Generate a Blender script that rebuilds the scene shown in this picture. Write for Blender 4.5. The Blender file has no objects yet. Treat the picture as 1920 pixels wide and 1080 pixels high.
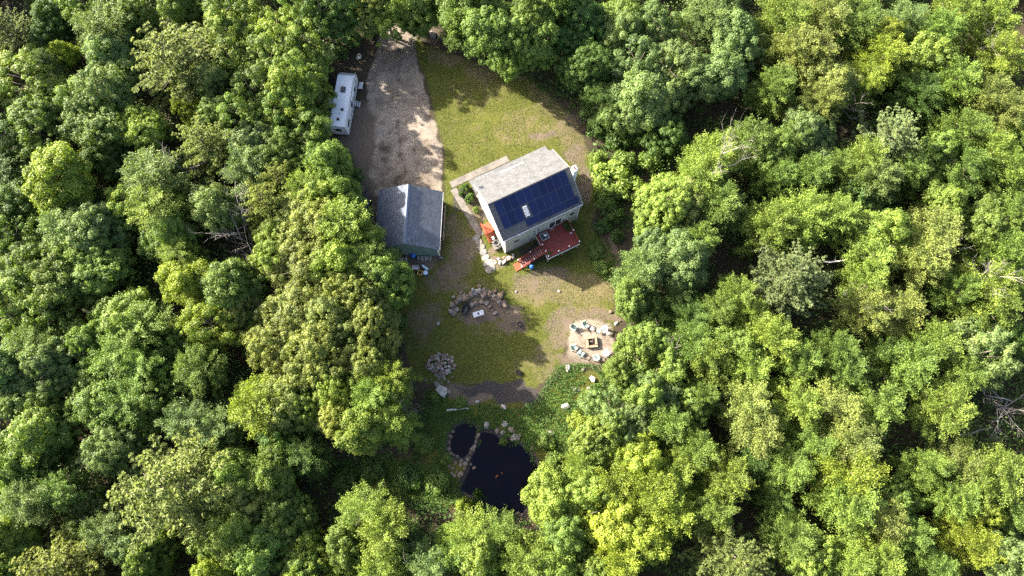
import bpy, math, random
import numpy as np
from mathutils import Vector, Matrix, noise as mnoise

random.seed(7); rng = np.random.default_rng(11)
SC = bpy.context.scene; COL = SC.collection
R = math.radians

# ---------------------------------------------------------------- camera, sky, sun, exposure
F_PX, CAM_H, TILT = 1280.0, 91.0, R(14)
cam = bpy.data.cameras.new('camera'); cam_o = bpy.data.objects.new('camera', cam); COL.objects.link(cam_o)
cam_o.location = (0, 0, CAM_H); cam_o.rotation_euler = (TILT, 0, 0)
cam.sensor_width = 36; cam.lens = 36 * F_PX / 1920; cam.clip_end = 4000; cam.clip_start = 1
SC.camera = cam_o

SUN_EL, SHADOW_DIR = R(27.5), R(-25.5)
world = bpy.data.worlds.new('World'); SC.world = world; world.use_nodes = True
wn = world.node_tree.nodes; wl = world.node_tree.links
sky = wn.new('ShaderNodeTexSky'); sky.sky_type = 'NISHITA'; sky.sun_disc = False
sky.sun_elevation = SUN_EL; sky.dust_density = 4.0; sky.ozone_density = 0.3; sky.air_density = 0.8
sx, sy = -math.cos(SHADOW_DIR), -math.sin(SHADOW_DIR)
sky.sun_rotation = math.atan2(sx, sy) % (2 * math.pi)
wn['Background'].inputs['Strength'].default_value = 0.105
wl.new(sky.outputs[0], wn['Background'].inputs['Color'])
sun = bpy.data.lights.new('sun', 'SUN'); sun.energy = 5.0; sun.angle = R(0.5); sun.color = (1.0, 0.93, 0.80)
sun_o = bpy.data.objects.new('sun', sun); COL.objects.link(sun_o)
sd = Vector((math.cos(SHADOW_DIR) * math.cos(SUN_EL), math.sin(SHADOW_DIR) * math.cos(SUN_EL), -math.sin(SUN_EL)))
sun_o.rotation_euler = sd.to_track_quat('-Z', 'Y').to_euler(); sun_o.location = (-40, 20, 60)
SC.view_settings.view_transform = 'Standard'; SC.view_settings.look = 'None'
SC.view_settings.exposure = 2.6; SC.view_settings.gamma = 1.0; SC.view_settings.use_curve_mapping = False
SC.render.engine = 'CYCLES'
SC.cycles.max_bounces = 5; SC.cycles.diffuse_bounces = 3; SC.cycles.glossy_bounces = 2
SC.cycles.transmission_bounces = 4; SC.cycles.use_denoising = False

# ---------------------------------------------------------------- survey helpers (photo pixel -> place on the land)
def at(px, py, z=0.0):
    x = (px - 960) / F_PX; y = (540 - py) / F_PX
    d = (x, y * math.cos(TILT) + math.sin(TILT), y * math.sin(TILT) - math.cos(TILT))
    t = (CAM_H - z) / -d[2]
    return d[0] * t, d[1] * t
def to_px(X, Y, Z):
    y = Y * math.cos(TILT) + (Z - CAM_H) * math.sin(TILT); dp = Y * math.sin(TILT) - (Z - CAM_H) * math.cos(TILT)
    return 960 + F_PX * X / dp, 540 - F_PX * y / dp, dp

def poly(pts, z=0.0): return np.array([at(x, y, z) for x, y in pts])
def sdist(P, poly_):
    """signed distance (inside positive) of points (N,2) to polygon"""
    n = len(poly_); d = np.full(len(P), 1e9); inside = np.zeros(len(P), bool)
    for i in range(n):
        a = poly_[i]; b = poly_[(i + 1) % n]; e = b - a; w = P - a
        t = np.clip((w @ e) / (e @ e), 0, 1); q = w - t[:, None] * e
        d = np.minimum(d, (q * q).sum(1))
        c = ((a[1] > P[:, 1]) != (b[1] > P[:, 1]))
        with np.errstate(divide='ignore', invalid='ignore'):
            xi = a[0] + (P[:, 1] - a[1]) * (b[0] - a[0]) / (b[1] - a[1] if b[1] != a[1] else 1e-9)
        inside ^= (c & (P[:, 0] < xi))
    d = np.sqrt(d); return np.where(inside, d, -d)
def sstep(a, b, x): t = np.clip((x - a) / (b - a), 0, 1); return t * t * (3 - 2 * t)
_tab = rng.random((256, 256))
def vnoise(P, s):
    x = P[:, 0] / s + 400.3; y = P[:, 1] / s + 400.7; xi = np.floor(x).astype(int); yi = np.floor(y).astype(int)
    fx = x - xi; fy = y - yi; fx = fx * fx * (3 - 2 * fx); fy = fy * fy * (3 - 2 * fy)
    g = lambda i, j: _tab[(xi + i) % 256, (yi + j) % 256]
    return (g(0, 0) * (1 - fx) + g(1, 0) * fx) * (1 - fy) + (g(0, 1) * (1 - fx) + g(1, 1) * fx) * fy
def fbm(P, s): return (vnoise(P, s) * 4 + vnoise(P + 31, s / 2) * 2 + vnoise(P + 77, s / 4)) / 7

CLEAR = poly([(650,60),(720,40),(790,40),(860,95),(1000,140),(1080,210),(1110,280),(1200,300),(1205,420),(1190,520),
  (1150,560),(1165,680),(1115,720),(1095,780),(1060,810),(1075,860),(1095,900),(1020,965),(960,990),(870,965),(800,945),
  (650,945),(625,860),(700,870),(780,850),(800,760),(775,700),(755,600),(745,560),(725,480),(690,440),(670,400),(680,340),
  (660,290),(640,262),(600,262),(600,180),(620,120)])
POND_L = poly([(904,811),(928,816),(940,833),(954,828),(974,837),(988,844),(1000,865),(1014,888),(1014,904),(998,930),(988,948),
  (977,962),(942,965),(910,958),(903,925),(884,927),(866,918),(873,900),(882,883),(884,865),(896,837)])
POND_S = poly([(848,812),(858,800),(870,795),(885,796),(893,806),(888,830),(878,848),(868,858),(852,850),(845,842)])

def height(P):
    P = np.atleast_2d(P)
    h = np.zeros(len(P))
    for q in (POND_L, POND_S):
        h = np.minimum(h, -0.55 * sstep(-0.9, 0.7, sdist(P, q)))
    s = sdist(P, CLEAR)
    h += (fbm(P, 18) - 0.5) * 2.0 * sstep(-2, -14, s)
    return h
def hz(x, y): return float(height(np.array([[x, y]]))[0])

# ---------------------------------------------------------------- materials
def M(name):
    m = bpy.data.materials.new(name); m.use_nodes = True
    nt = m.node_tree; return m, nt, nt.nodes, nt.links, nt.nodes['Principled BSDF']
def noise_node(n, l, scale, detail=4, coord='Object', rough=0.6):
    tc = n.new('ShaderNodeTexCoord'); t = n.new('ShaderNodeTexNoise')
    t.inputs['Scale'].default_value = scale; t.inputs['Detail'].default_value = detail; t.inputs['Roughness'].default_value = rough
    l.new(tc.outputs[coord], t.inputs['Vector']); return t
def ramp(n, l, src, stops):
    r = n.new('ShaderNodeValToRGB'); e = r.color_ramp.elements
    e[0].position, e[0].color = stops[0][0], (*stops[0][1], 1); e[1].position, e[1].color = stops[-1][0], (*stops[-1][1], 1)
    for p, c in stops[1:-1]:
        k = e.new(p); k.color = (*c, 1)
    l.new(src, r.inputs[0]); return r
def mixc(n, l, fac, a, b, mode='MIX'):
    x = n.new('ShaderNodeMix'); x.data_type = 'RGBA'; x.blend_type = mode
    for s, v in ((0, fac), (6, a), (7, b)):
        if hasattr(v, 'is_linked'): l.new(v, x.inputs[s])
        elif isinstance(v, (int, float)): x.inputs[s].default_value = v
        else: x.inputs[s].default_value = (*v, 1)
    return x.outputs[2]
def mat(name, c, rough=0.7, var=0.25, scale=6, metallic=0.0, bump=0.0, spec=0.4, coord='Object'):
    m, nt, n, l, b = M(name)
    t = noise_node(n, l, scale, 5, coord)
    r = ramp(n, l, t.outputs[0], [(0.25, tuple(x * (1 - var) for x in c)), (0.75, tuple(min(x * (1 + var), 0.9) for x in c))])
    l.new(r.outputs[0], b.inputs['Base Color']); b.inputs['Roughness'].default_value = rough
    b.inputs['Metallic'].default_value = metallic; b.inputs['Specular IOR Level'].default_value = spec
    if bump:
        t2 = noise_node(n, l, scale * 4, 4, coord); bp = n.new('ShaderNodeBump'); bp.inputs['Strength'].default_value = bump
        bp.inputs['Distance'].default_value = 0.05; l.new(t2.outputs[0], bp.inputs['Height']); l.new(bp.outputs[0], b.inputs['Normal'])
    return m
def stone_mat(name, c1, c2, scale=2.5):
    m, nt, n, l, b = M(name)
    oi = n.new('ShaderNodeObjectInfo'); t = noise_node(n, l, scale, 6)
    base = mixc(n, l, oi.outputs['Random'], c1, c2)
    r = ramp(n, l, t.outputs[0], [(0.3, (0.5, 0.48, 0.45)), (0.55, (0.95, 0.95, 0.95)), (0.75, (1.25, 1.22, 1.15))])
    c = mixc(n, l, 1.0, base, r.outputs[0], 'MULTIPLY'); l.new(c, b.inputs['Base Color'])
    b.inputs['Roughness'].default_value = 0.9
    bp = n.new('ShaderNodeBump'); bp.inputs['Strength'].default_value = 0.6; bp.inputs['Distance'].default_value = 0.08
    t2 = noise_node(n, l, scale * 5, 5); l.new(t2.outputs[0], bp.inputs['Height']); l.new(bp.outputs[0], b.inputs['Normal'])
    return m
def shingle_mat(name, c, w=0.30, h=0.14, streak=0.0, mortar=0.35):
    m, nt, n, l, b = M(name)
    uv = n.new('ShaderNodeUVMap'); bt = n.new('ShaderNodeTexBrick')
    bt.inputs['Scale'].default_value = 1; bt.inputs['Brick Width'].default_value = w; bt.inputs['Row Height'].default_value = h
    bt.inputs['Mortar Size'].default_value = 0.012; bt.inputs['Mortar Smooth'].default_value = 0.3
    bt.inputs['Color1'].default_value = (*[x * 0.78 for x in c], 1); bt.inputs['Color2'].default_value = (*[x * 1.22 for x in c], 1)
    bt.inputs['Mortar'].default_value = (*[x * mortar for x in c], 1)
    l.new(uv.outputs[0], bt.inputs['Vector'])
    t = n.new('ShaderNodeTexNoise'); t.inputs['Scale'].default_value = 1.1; t.inputs['Detail'].default_value = 6; l.new(uv.outputs[0], t.inputs['Vector'])
    r = ramp(n, l, t.outputs[0], [(0.3, (0.72, 0.72, 0.72)), (0.7, (1.2, 1.2, 1.2))])
    cc = mixc(n, l, 1.0, bt.outputs[0], r.outputs[0], 'MULTIPLY')
    t3 = n.new('ShaderNodeTexNoise'); t3.inputs['Scale'].default_value = 28; t3.inputs['Detail'].default_value = 3; l.new(uv.outputs[0], t3.inputs['Vector'])
    r3 = ramp(n, l, t3.outputs[0], [(0.3, (0.75, 0.75, 0.75)), (0.7, (1.25, 1.25, 1.25))])
    cc = mixc(n, l, 1.0, cc, r3.outputs[0], 'MULTIPLY')
    l.new(cc, b.inputs['Base Color']); b.inputs['Roughness'].default_value = 0.88
    # course relief: saw-tooth down the slope, butt edge proud
    sp = n.new('ShaderNodeSeparateXYZ'); l.new(uv.outputs[0], sp.inputs[0])
    dv = n.new('ShaderNodeMath'); dv.operation = 'DIVIDE'; dv.inputs[1].default_value = h; l.new(sp.outputs[1], dv.inputs[0])
    fr = n.new('ShaderNodeMath'); fr.operation = 'FRACT'; l.new(dv.outputs[0], fr.inputs[0])
    bp = n.new('ShaderNodeBump'); bp.inputs['Strength'].default_value = 0.55; bp.inputs['Distance'].default_value = 0.03; bp.invert = True
    l.new(fr.outputs[0], bp.inputs['Height']); l.new(bp.outputs[0], b.inputs['Normal'])
    return m
def siding_mat(name, c, h=0.125):
    m, nt, n, l, b = M(name)
    tc = n.new('ShaderNodeTexCoord'); sp = n.new('ShaderNodeSeparateXYZ'); l.new(tc.outputs['Object'], sp.inputs[0])
    dv = n.new('ShaderNodeMath'); dv.operation = 'DIVIDE'; dv.inputs[1].default_value = h; l.new(sp.outputs[2], dv.inputs[0])
    fr = n.new('ShaderNodeMath'); fr.operation = 'FRACT'; l.new(dv.outputs[0], fr.inputs[0])
    r = ramp(n, l, fr.outputs[0], [(0.0, tuple(x * 0.85 for x in c)), (0.15, c), (1.0, c)])
    t = noise_node(n, l, 1.4, 5)
    r2 = ramp(n, l, t.outputs[0], [(0.3, (0.88, 0.88, 0.86)), (0.7, (1.08, 1.08, 1.08))])
    cc = mixc(n, l, 1.0, r.outputs[0], r2.outputs[0], 'MULTIPLY'); l.new(cc, b.inputs['Base Color'])
    b.inputs['Roughness'].default_value = 0.6
    bp = n.new('ShaderNodeBump'); bp.inputs['Strength'].default_value = 0.15; bp.inputs['Distance'].default_value = 0.02; bp.invert = True
    l.new(fr.outputs[0], bp.inputs['Height']); l.new(bp.outputs[0], b.inputs['Normal'])
    return m
def leaf_mat(name, trans=0.36):
    m, nt, n, l, b = M(name)
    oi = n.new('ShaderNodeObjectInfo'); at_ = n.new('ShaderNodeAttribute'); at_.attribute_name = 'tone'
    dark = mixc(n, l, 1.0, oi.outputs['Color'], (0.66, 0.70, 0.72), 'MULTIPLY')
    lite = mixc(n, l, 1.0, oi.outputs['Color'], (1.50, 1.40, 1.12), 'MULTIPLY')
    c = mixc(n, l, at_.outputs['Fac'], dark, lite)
    l.new(c, b.inputs['Base Color']); b.inputs['Roughness'].default_value = 0.58; b.inputs['Specular IOR Level'].default_value = 0.3
    tr = n.new('ShaderNodeBsdfTranslucent'); tc = mixc(n, l, 1.0, c, (1.35, 1.42, 0.6), 'MULTIPLY'); l.new(tc, tr.inputs['Color'])
    mx = n.new('ShaderNodeMixShader'); mx.inputs[0].default_value = trans
    l.new(b.outputs[0], mx.inputs[1]); l.new(tr.outputs[0], mx.inputs[2])
    l.new(mx.outputs[0], n['Material Output'].inputs['Surface'])
    return m

LEAF = leaf_mat('leaf'); NEEDLE = leaf_mat('needle', 0.42)
BARK = mat('bark', (0.13, 0.105, 0.085), 0.95, 0.4, 5, bump=0.6)
DEADWOOD = mat('dead_wood', (0.20, 0.18, 0.16), 0.9, 0.3, 6)
BIRCH = mat('birch_bark', (0.42, 0.39, 0.35), 0.8, 0.35, 4)
ROCK = stone_mat('rock', (0.155, 0.132, 0.11), (0.235, 0.21, 0.19))
ROCKB = stone_mat('rock_brown', (0.13, 0.088, 0.062), (0.21, 0.165, 0.13))
ROCKW = stone_mat('rock_pale', (0.25, 0.235, 0.22), (0.34, 0.32, 0.30))
CONC = mat('concrete', (0.130, 0.114, 0.100), 0.9, 0.4, 0.9, bump=0.2)
CONCG = mat('concrete_grey', (0.15, 0.147, 0.14), 0.9, 0.3, 1.5, bump=0.2)
WHITE = mat('white_paint', (0.55, 0.545, 0.53), 0.5, 0.06, 3)
ROOF_H = shingle_mat('light_grey_shingles', (0.073, 0.0745, 0.077))
ROOF_G = shingle_mat('blue_grey_shingles', (0.070, 0.084, 0.110), 0.28, 0.145, mortar=0.25)
SIDE_H = siding_mat('sage_siding', (0.34, 0.345, 0.29))
SIDE_G = siding_mat('green_siding', (0.17, 0.225, 0.185), 0.2)
DECK_R = mat('red_deck_stain', (0.135, 0.020, 0.013), 0.65, 0.25, 2.0)
ORANGE = mat('orange_stain_and_sunlit_red', (0.27, 0.055, 0.022), 0.65, 0.2, 3)  # stain of the side stoop; on the deck landing, red painted as sunlit
BLACK = mat('black_plastic', (0.012, 0.012, 0.014), 0.4, 0.2, 3)
FRAMEM = mat('panel_aluminium', (0.075, 0.08, 0.11), 0.4, 0.1, 3, 0.5)
DARKM = mat('dark_metal', (0.05, 0.05, 0.055), 0.5, 0.2, 3, 0.6)
GREYM = mat('grey_metal', (0.45, 0.46, 0.48), 0.45, 0.1, 3, 0.4)
MINT = mat('mint_plastic', (0.23, 0.31, 0.265), 0.5, 0.1, 3)
MINTW = mat('pale_mint_plastic', (0.36, 0.40, 0.37), 0.5, 0.1, 3)
BLUE = mat('blue_plastic', (0.02, 0.14, 0.48), 0.45, 0.15, 3)
BLUEL = mat('pale_blue_plastic', (0.42, 0.55, 0.68), 0.5, 0.1, 3)
YELLOW = mat('yellow_paint', (0.72, 0.42, 0.06), 0.5, 0.15, 3)
TIMBER = mat('weathered_timber', (0.22, 0.165, 0.11), 0.85, 0.25, 5)
TIMBERG = mat('grey_timber', (0.34, 0.29, 0.25), 0.85, 0.25, 5)
RUBBER = mat('rubber', (0.03, 0.03, 0.03), 0.8, 0.2, 4)
CHAR = mat('charred_wood', (0.05, 0.035, 0.03), 0.95, 0.4, 8)
RVW = mat('camper_white', (0.55, 0.56, 0.58), 0.45, 0.06, 1.5)
RVG = mat('camper_grey', (0.36, 0.37, 0.39), 0.5, 0.08, 1.5)
TERRA = mat('terracotta', (0.40, 0.16, 0.08), 0.8, 0.15, 4)
FISHM = mat('orange_fish', (0.30, 0.085, 0.015), 0.35, 0.2, 8)
def glass_mat():
    m, nt, n, l, b = M('window_glass'); b.inputs['Base Color'].default_value = (0.02, 0.022, 0.027, 1); b.inputs['Roughness'].default_value = 0.05; b.inputs['Specular IOR Level'].default_value = 0.12
    t = noise_node(n, l, 0.8); r = ramp(n, l, t.outputs[0], [(0.3, (0.012, 0.013, 0.016)), (0.7, (0.035, 0.038, 0.045))]); l.new(r.outputs[0], b.inputs['Base Color']); return m
GLASS = glass_mat()
def solar_mat():
    m, nt, n, l, b = M('solar_cells')
    uv = n.new('ShaderNodeUVMap'); bt = n.new('ShaderNodeTexBrick'); bt.offset = 0
    bt.inputs['Scale'].default_value = 1; bt.inputs['Brick Width'].default_value = 0.166; bt.inputs['Row Height'].default_value = 0.166
    bt.inputs['Mortar Size'].default_value = 0.006
    oi = n.new('ShaderNodeObjectInfo')
    c = mixc(n, l, oi.outputs['Random'], (0.004, 0.007, 0.032), (0.007, 0.014, 0.055))
    l.new(c, bt.inputs['Color1']); l.new(c, bt.inputs['Color2']); bt.inputs['Mortar'].default_value = (0.010, 0.014, 0.045, 1)
    l.new(uv.outputs[0], bt.inputs['Vector']); l.new(bt.outputs[0], b.inputs['Base Color'])
    b.inputs['Roughness'].default_value = 0.12; b.inputs['Specular IOR Level'].default_value = 0.2
    return m
SOLAR = solar_mat()
def water_mat():
    m, nt, n, l, b = M('pond_water')
    t = noise_node(n, l, 0.35, 4); r = ramp(n, l, t.outputs[0], [(0.35, (0.0008, 0.0014, 0.006)), (0.75, (0.003, 0.0025, 0.004))])
    l.new(r.outputs[0], b.inputs['Base Color']); b.inputs['Roughness'].default_value = 0.06; b.inputs['IOR'].default_value = 1.33; b.inputs['Specular IOR Level'].default_value = 0.2
    t2 = noise_node(n, l, 2.2, 3); bp = n.new('ShaderNodeBump'); bp.inputs['Strength'].default_value = 0.12; bp.inputs['Distance'].default_value = 0.05
    l.new(t2.outputs[0], bp.inputs['Height']); l.new(bp.outputs[0], b.inputs['Normal']); return m
WATER = water_mat()
def gravel_mat():
    m, nt, n, l, b = M('gravel')
    a = noise_node(n, l, 0.16, 6); f = noise_node(n, l, 9, 5, rough=0.8); t = noise_node(n, l, 0.9, 6, rough=0.7)
    r1 = ramp(n, l, a.outputs[0], [(0.32, (0.27, 0.23, 0.20)), (0.62, (0.42, 0.385, 0.345))])
    r2 = ramp(n, l, t.outputs[0], [(0.32, (0.62, 0.58, 0.54)), (0.52, (1, 1, 1)), (0.72, (1.12, 1.1, 1.08))])
    r3 = ramp(n, l, f.outputs[0], [(0.3, (0.62, 0.62, 0.62)), (0.7, (1.3, 1.3, 1.3))])
    c = mixc(n, l, 1, r1.outputs[0], r2.outputs[0], 'MULTIPLY'); c = mixc(n, l, 0.8, c, r3.outputs[0], 'MULTIPLY')
    l.new(c, b.inputs['Base Color']); b.inputs['Roughness'].default_value = 0.95
    bp = n.new('ShaderNodeBump'); bp.inputs['Strength'].default_value = 0.5; bp.inputs['Distance'].default_value = 0.05
    l.new(f.outputs[0], bp.inputs['Height']); l.new(bp.outputs[0], b.inputs['Normal']); return m
GRAVEL = gravel_mat()
def ground_mat():
    m, nt, n, l, b = M('land')
    za = n.new('ShaderNodeAttribute'); za.attribute_name = 'zone'; sp = n.new('ShaderNodeSeparateColor'); l.new(za.outputs['Color'], sp.inputs[0])
    zb = n.new('ShaderNodeAttribute'); zb.attribute_name = 'zone2'; sp2 = n.new('ShaderNodeSeparateColor'); l.new(zb.outputs['Color'], sp2.inputs[0])
    fine = noise_node(n, l, 7, 6, rough=0.75); mid = noise_node(n, l, 0.7, 6, rough=0.7); big = noise_node(n, l, 0.14, 5)
    def mask(ch, k=0.55):
        # ragged edge: zone value pushed by noise, then thresholded softly
        add = n.new('ShaderNodeMath'); add.operation = 'MULTIPLY_ADD'; l.new(mid.outputs[0], add.inputs[0]); add.inputs[1].default_value = k * 2
        s = n.new('ShaderNodeMath'); s.operation = 'SUBTRACT'; l.new(ch, s.inputs[0]); s.inputs[1].default_value = k
        l.new(s.outputs[0], add.inputs[2])
        mr = n.new('ShaderNodeMapRange'); mr.inputs[1].default_value = 0.3; mr.inputs[2].default_value = 0.7; l.new(add.outputs[0], mr.inputs[0]); return mr.outputs[0]
    litter = ramp(n, l, fine.outputs[0], [(0.3, (0.016, 0.013, 0.008)), (0.55, (0.05, 0.040, 0.026)), (0.75, (0.12, 0.095, 0.065))])
    gr = ramp(n, l, fine.outputs[0], [(0.28, (0.022, 0.031, 0.006)), (0.5, (0.068, 0.074, 0.014)), (0.74, (0.120, 0.116, 0.028))])
    dry = ramp(n, l, fine.outputs[0], [(0.28, (0.048, 0.040, 0.018)), (0.5, (0.108, 0.091, 0.043)), (0.74, (0.165, 0.138, 0.074))])
    dirt = ramp(n, l, fine.outputs[0], [(0.28, (0.055, 0.041, 0.029)), (0.5, (0.11, 0.084, 0.062)), (0.74, (0.175, 0.138, 0.106))])
    soil = ramp(n, l, fine.outputs[0], [(0.3, (0.018, 0.016, 0.017)), (0.7, (0.07, 0.06, 0.055))])
    gm = mixc(n, l, mask(sp2.outputs[0], 0.7), gr.outputs[0], dry.outputs[0])
    tuft = noise_node(n, l, 2.6, 5, rough=0.7); tr_ = ramp(n, l, tuft.outputs[0], [(0.34, (0.58, 0.62, 0.6)), (0.5, (1, 1, 1)), (0.68, (1.3, 1.25, 1.2))])
    gm = mixc(n, l, 1, gm, tr_.outputs[0], 'MULTIPLY')
    c = mixc(n, l, mask(sp.outputs[0]), litter.outputs[0], gm)
    c = mixc(n, l, mask(sp.outputs[1]), c, dirt.outputs[0])
    c = mixc(n, l, mask(sp.outputs[2]), c, soil.outputs[0])
    gbig = ramp(n, l, big.outputs[0], [(0.35, (0.150, 0.124, 0.099)), (0.65, (0.235, 0.202, 0.168))])
    gmid = ramp(n, l, mid.outputs[0], [(0.34, (0.55, 0.5, 0.45)), (0.5, (0.95, 0.94, 0.93)), (0.7, (1.15, 1.13, 1.1))])
    gfin = ramp(n, l, fine.outputs[0], [(0.3, (0.62, 0.62, 0.62)), (0.7, (1.3, 1.3, 1.3))])
    gv = mixc(n, l, 1, gbig.outputs[0], gmid.outputs[0], 'MULTIPLY'); gv = mixc(n, l, 0.85, gv, gfin.outputs[0], 'MULTIPLY')
    c = mixc(n, l, mask(sp2.outputs[1], 0.5), c, gv)
    v = ramp(n, l, big.outputs[0], [(0.3, (0.8, 0.82, 0.8)), (0.7, (1.15, 1.12, 1.1))])
    c = mixc(n, l, 1, c, v.outputs[0], 'MULTIPLY')
    l.new(c, b.inputs['Base Color']); b.inputs['Roughness'].default_value = 0.95; b.inputs['Specular IOR Level'].default_value = 0.15
    bp = n.new('ShaderNodeBump'); bp.inputs['Strength'].default_value = 0.8; bp.inputs['Distance'].default_value = 0.1
    l.new(fine.outputs[0], bp.inputs['Height']); l.new(bp.outputs[0], b.inputs['Normal']); return m
LAND = ground_mat()

# ---------------------------------------------------------------- object helpers
def link(name, mesh, parent=None, loc=(0, 0, 0)):
    o = bpy.data.objects.new(name, mesh); COL.objects.link(o); o.location = loc
    if parent is not None: o.parent = parent
    return o
def tag(o, label, cat, group=None):
    o['label'] = label; o['category'] = cat
    if group: o['group'] = group
    return o
def thing(name, label, cat, loc=(0, 0, 0), rz=0.0, group=None):
    o = bpy.data.objects.new(name, None); COL.objects.link(o); o.empty_display_size = 0.3
    o.location = loc; o.rotation_euler = (0, 0, rz); return tag(o, label, cat, group)
def npmesh(name, V, Fq, m, tone=None, smooth=False):
    me = bpy.data.meshes.new(name); nv, nf = len(V), len(Fq); k = Fq.shape[1]
    me.vertices.add(nv); me.vertices.foreach_set('co', np.asarray(V, np.float32).ravel())
    me.loops.add(nf * k); me.loops.foreach_set('vertex_index', np.asarray(Fq, np.int32).ravel())
    me.polygons.add(nf); me.polygons.foreach_set('loop_start', np.arange(0, nf * k, k, dtype=np.int32))
    me.update(calc_edges=True)
    if tone is not None:
        a = me.attributes.new('tone', 'FLOAT', 'FACE'); a.data.foreach_set('value', np.asarray(tone, np.float32))
    if smooth: me.polygons.foreach_set('use_smooth', np.ones(nf, bool))
    me.materials.append(m); return me
class MB:
    """collects boxes, prisms, tubes; build() makes one mesh"""
    def __init__(s): s.v = []; s.f = []; s.m = []; s.uv = {}
    def add(s, vs, fs, mi=0, X=None):
        o = len(s.v)
        for p in vs: s.v.append(tuple(X @ Vector(p)) if X is not None else tuple(p))
        for f in fs: s.f.append(tuple(i + o for i in f)); s.m.append(mi)
        return s
    def box(s, x0, x1, y0, y1, z0, z1, mi=0, X=None):
        return s.add([(x0,y0,z0),(x1,y0,z0),(x1,y1,z0),(x0,y1,z0),(x0,y0,z1),(x1,y0,z1),(x1,y1,z1),(x0,y1,z1)],
                     [(0,3,2,1),(4,5,6,7),(0,1,5,4),(1,2,6,5),(2,3,7,6),(3,0,4,7)], mi, X)
    def cbox(s, cx, cy, cz, dx, dy, dz, mi=0, X=None):
        return s.box(cx-dx/2, cx+dx/2, cy-dy/2, cy+dy/2, cz-dz/2, cz+dz/2, mi, X)
    def prism(s, prof, axis, a, b, mi=0, X=None):
        """profile of 2-d points swept along axis 'x','y' or 'z' from a to b"""
        n = len(prof)
        mk = {'x': lambda p, t: (t, p[0], p[1]), 'y': lambda p, t: (p[0], t, p[1]), 'z': lambda p, t: (p[0], p[1], t)}[axis]
        return s.add([mk(p, a) for p in prof] + [mk(p, b) for p in prof],
                     [tuple(range(n))[::-1], tuple(range(n, 2*n))] + [(i, (i+1) % n, n + (i+1) % n, n + i) for i in range(n)], mi, X)
    def tube(s, pts, rads, k=6, mi=0, cap=True):
        pts = [Vector(p) for p in pts]; o = len(s.v)
        for i, p in enumerate(pts):
            d = (pts[min(i+1, len(pts)-1)] - pts[max(i-1, 0)])
            if d.length < 1e-6: d = Vector((0, 0, 1))
            d.normalize(); a = d.cross(Vector((0.31, 0.2, 1)) if abs(d.z) < 0.9 else Vector((1, 0.1, 0))).normalized(); b = d.cross(a)
            r = rads[i] if hasattr(rads, '__len__') else rads
            for j in range(k):
                t = 2 * math.pi * j / k; s.v.append(tuple(p + a * (r * math.cos(t)) + b * (r * math.sin(t))))
        for i in range(len(pts) - 1):
            for j in range(k):
                s.f.append((o+i*k+j, o+i*k+(j+1) % k, o+(i+1)*k+(j+1) % k, o+(i+1)*k+j)); s.m.append(mi)
        if cap:
            s.f.append(tuple(o + j for j in range(k))[::-1]); s.m.append(mi); q = o + (len(pts)-1)*k
            s.f.append(tuple(q + j for j in range(k))); s.m.append(mi)
        return s
    def lathe(s, prof, k=12, mi=0, c=(0, 0, 0), close=True):
        o = len(s.v); n = len(prof)
        for r, z in prof:
            for j in range(k):
                t = 2*math.pi*j/k; s.v.append((c[0]+r*math.cos(t), c[1]+r*math.sin(t), c[2]+z))
        for i in range(n-1):
            for j in range(k): s.f.append((o+i*k+j, o+i*k+(j+1) % k, o+(i+1)*k+(j+1) % k, o+(i+1)*k+j)); s.m.append(mi)
        if close:
            s.f.append(tuple(o+j for j in range(k))[::-1]); s.m.append(mi); s.f.append(tuple(o+(n-1)*k+j for j in range(k))); s.m.append(mi)
        return s
    def mesh(s, name, mats, uvfun=None, smooth=False, bevel=0):
        me = bpy.data.meshes.new(name); me.from_pydata(s.v, [], s.f); me.update()
        if not isinstance(mats, (list, tuple)): mats = [mats]
        for m in mats: me.materials.append(m)
        for p, mi in zip(me.polygons, s.m): p.material_index = mi; p.use_smooth = smooth
        if uvfun:
            uv = me.uv_layers.new(name='UVMap')
            for p in me.polygons:
                for li in p.loop_indices: uv.data[li].uv = uvfun(me.vertices[me.loops[li].vertex_index].co, p)
        return me
    def build(s, name, mats, parent=None, loc=(0, 0, 0), uvfun=None, smooth=False, bevel=0):
        o = link(name, s.mesh(name, mats, uvfun, smooth), parent, loc)
        if bevel:
            b = o.modifiers.new('bevel', 'BEVEL'); b.width = bevel; b.segments = 2; b.limit_method = 'ANGLE'
        return o
def dup(o, parent=None):
    c = o.copy(); COL.objects.link(c)
    if parent is not None: c.parent = parent
    for ch in list(o.children): dup(ch, c)
    return c

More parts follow.
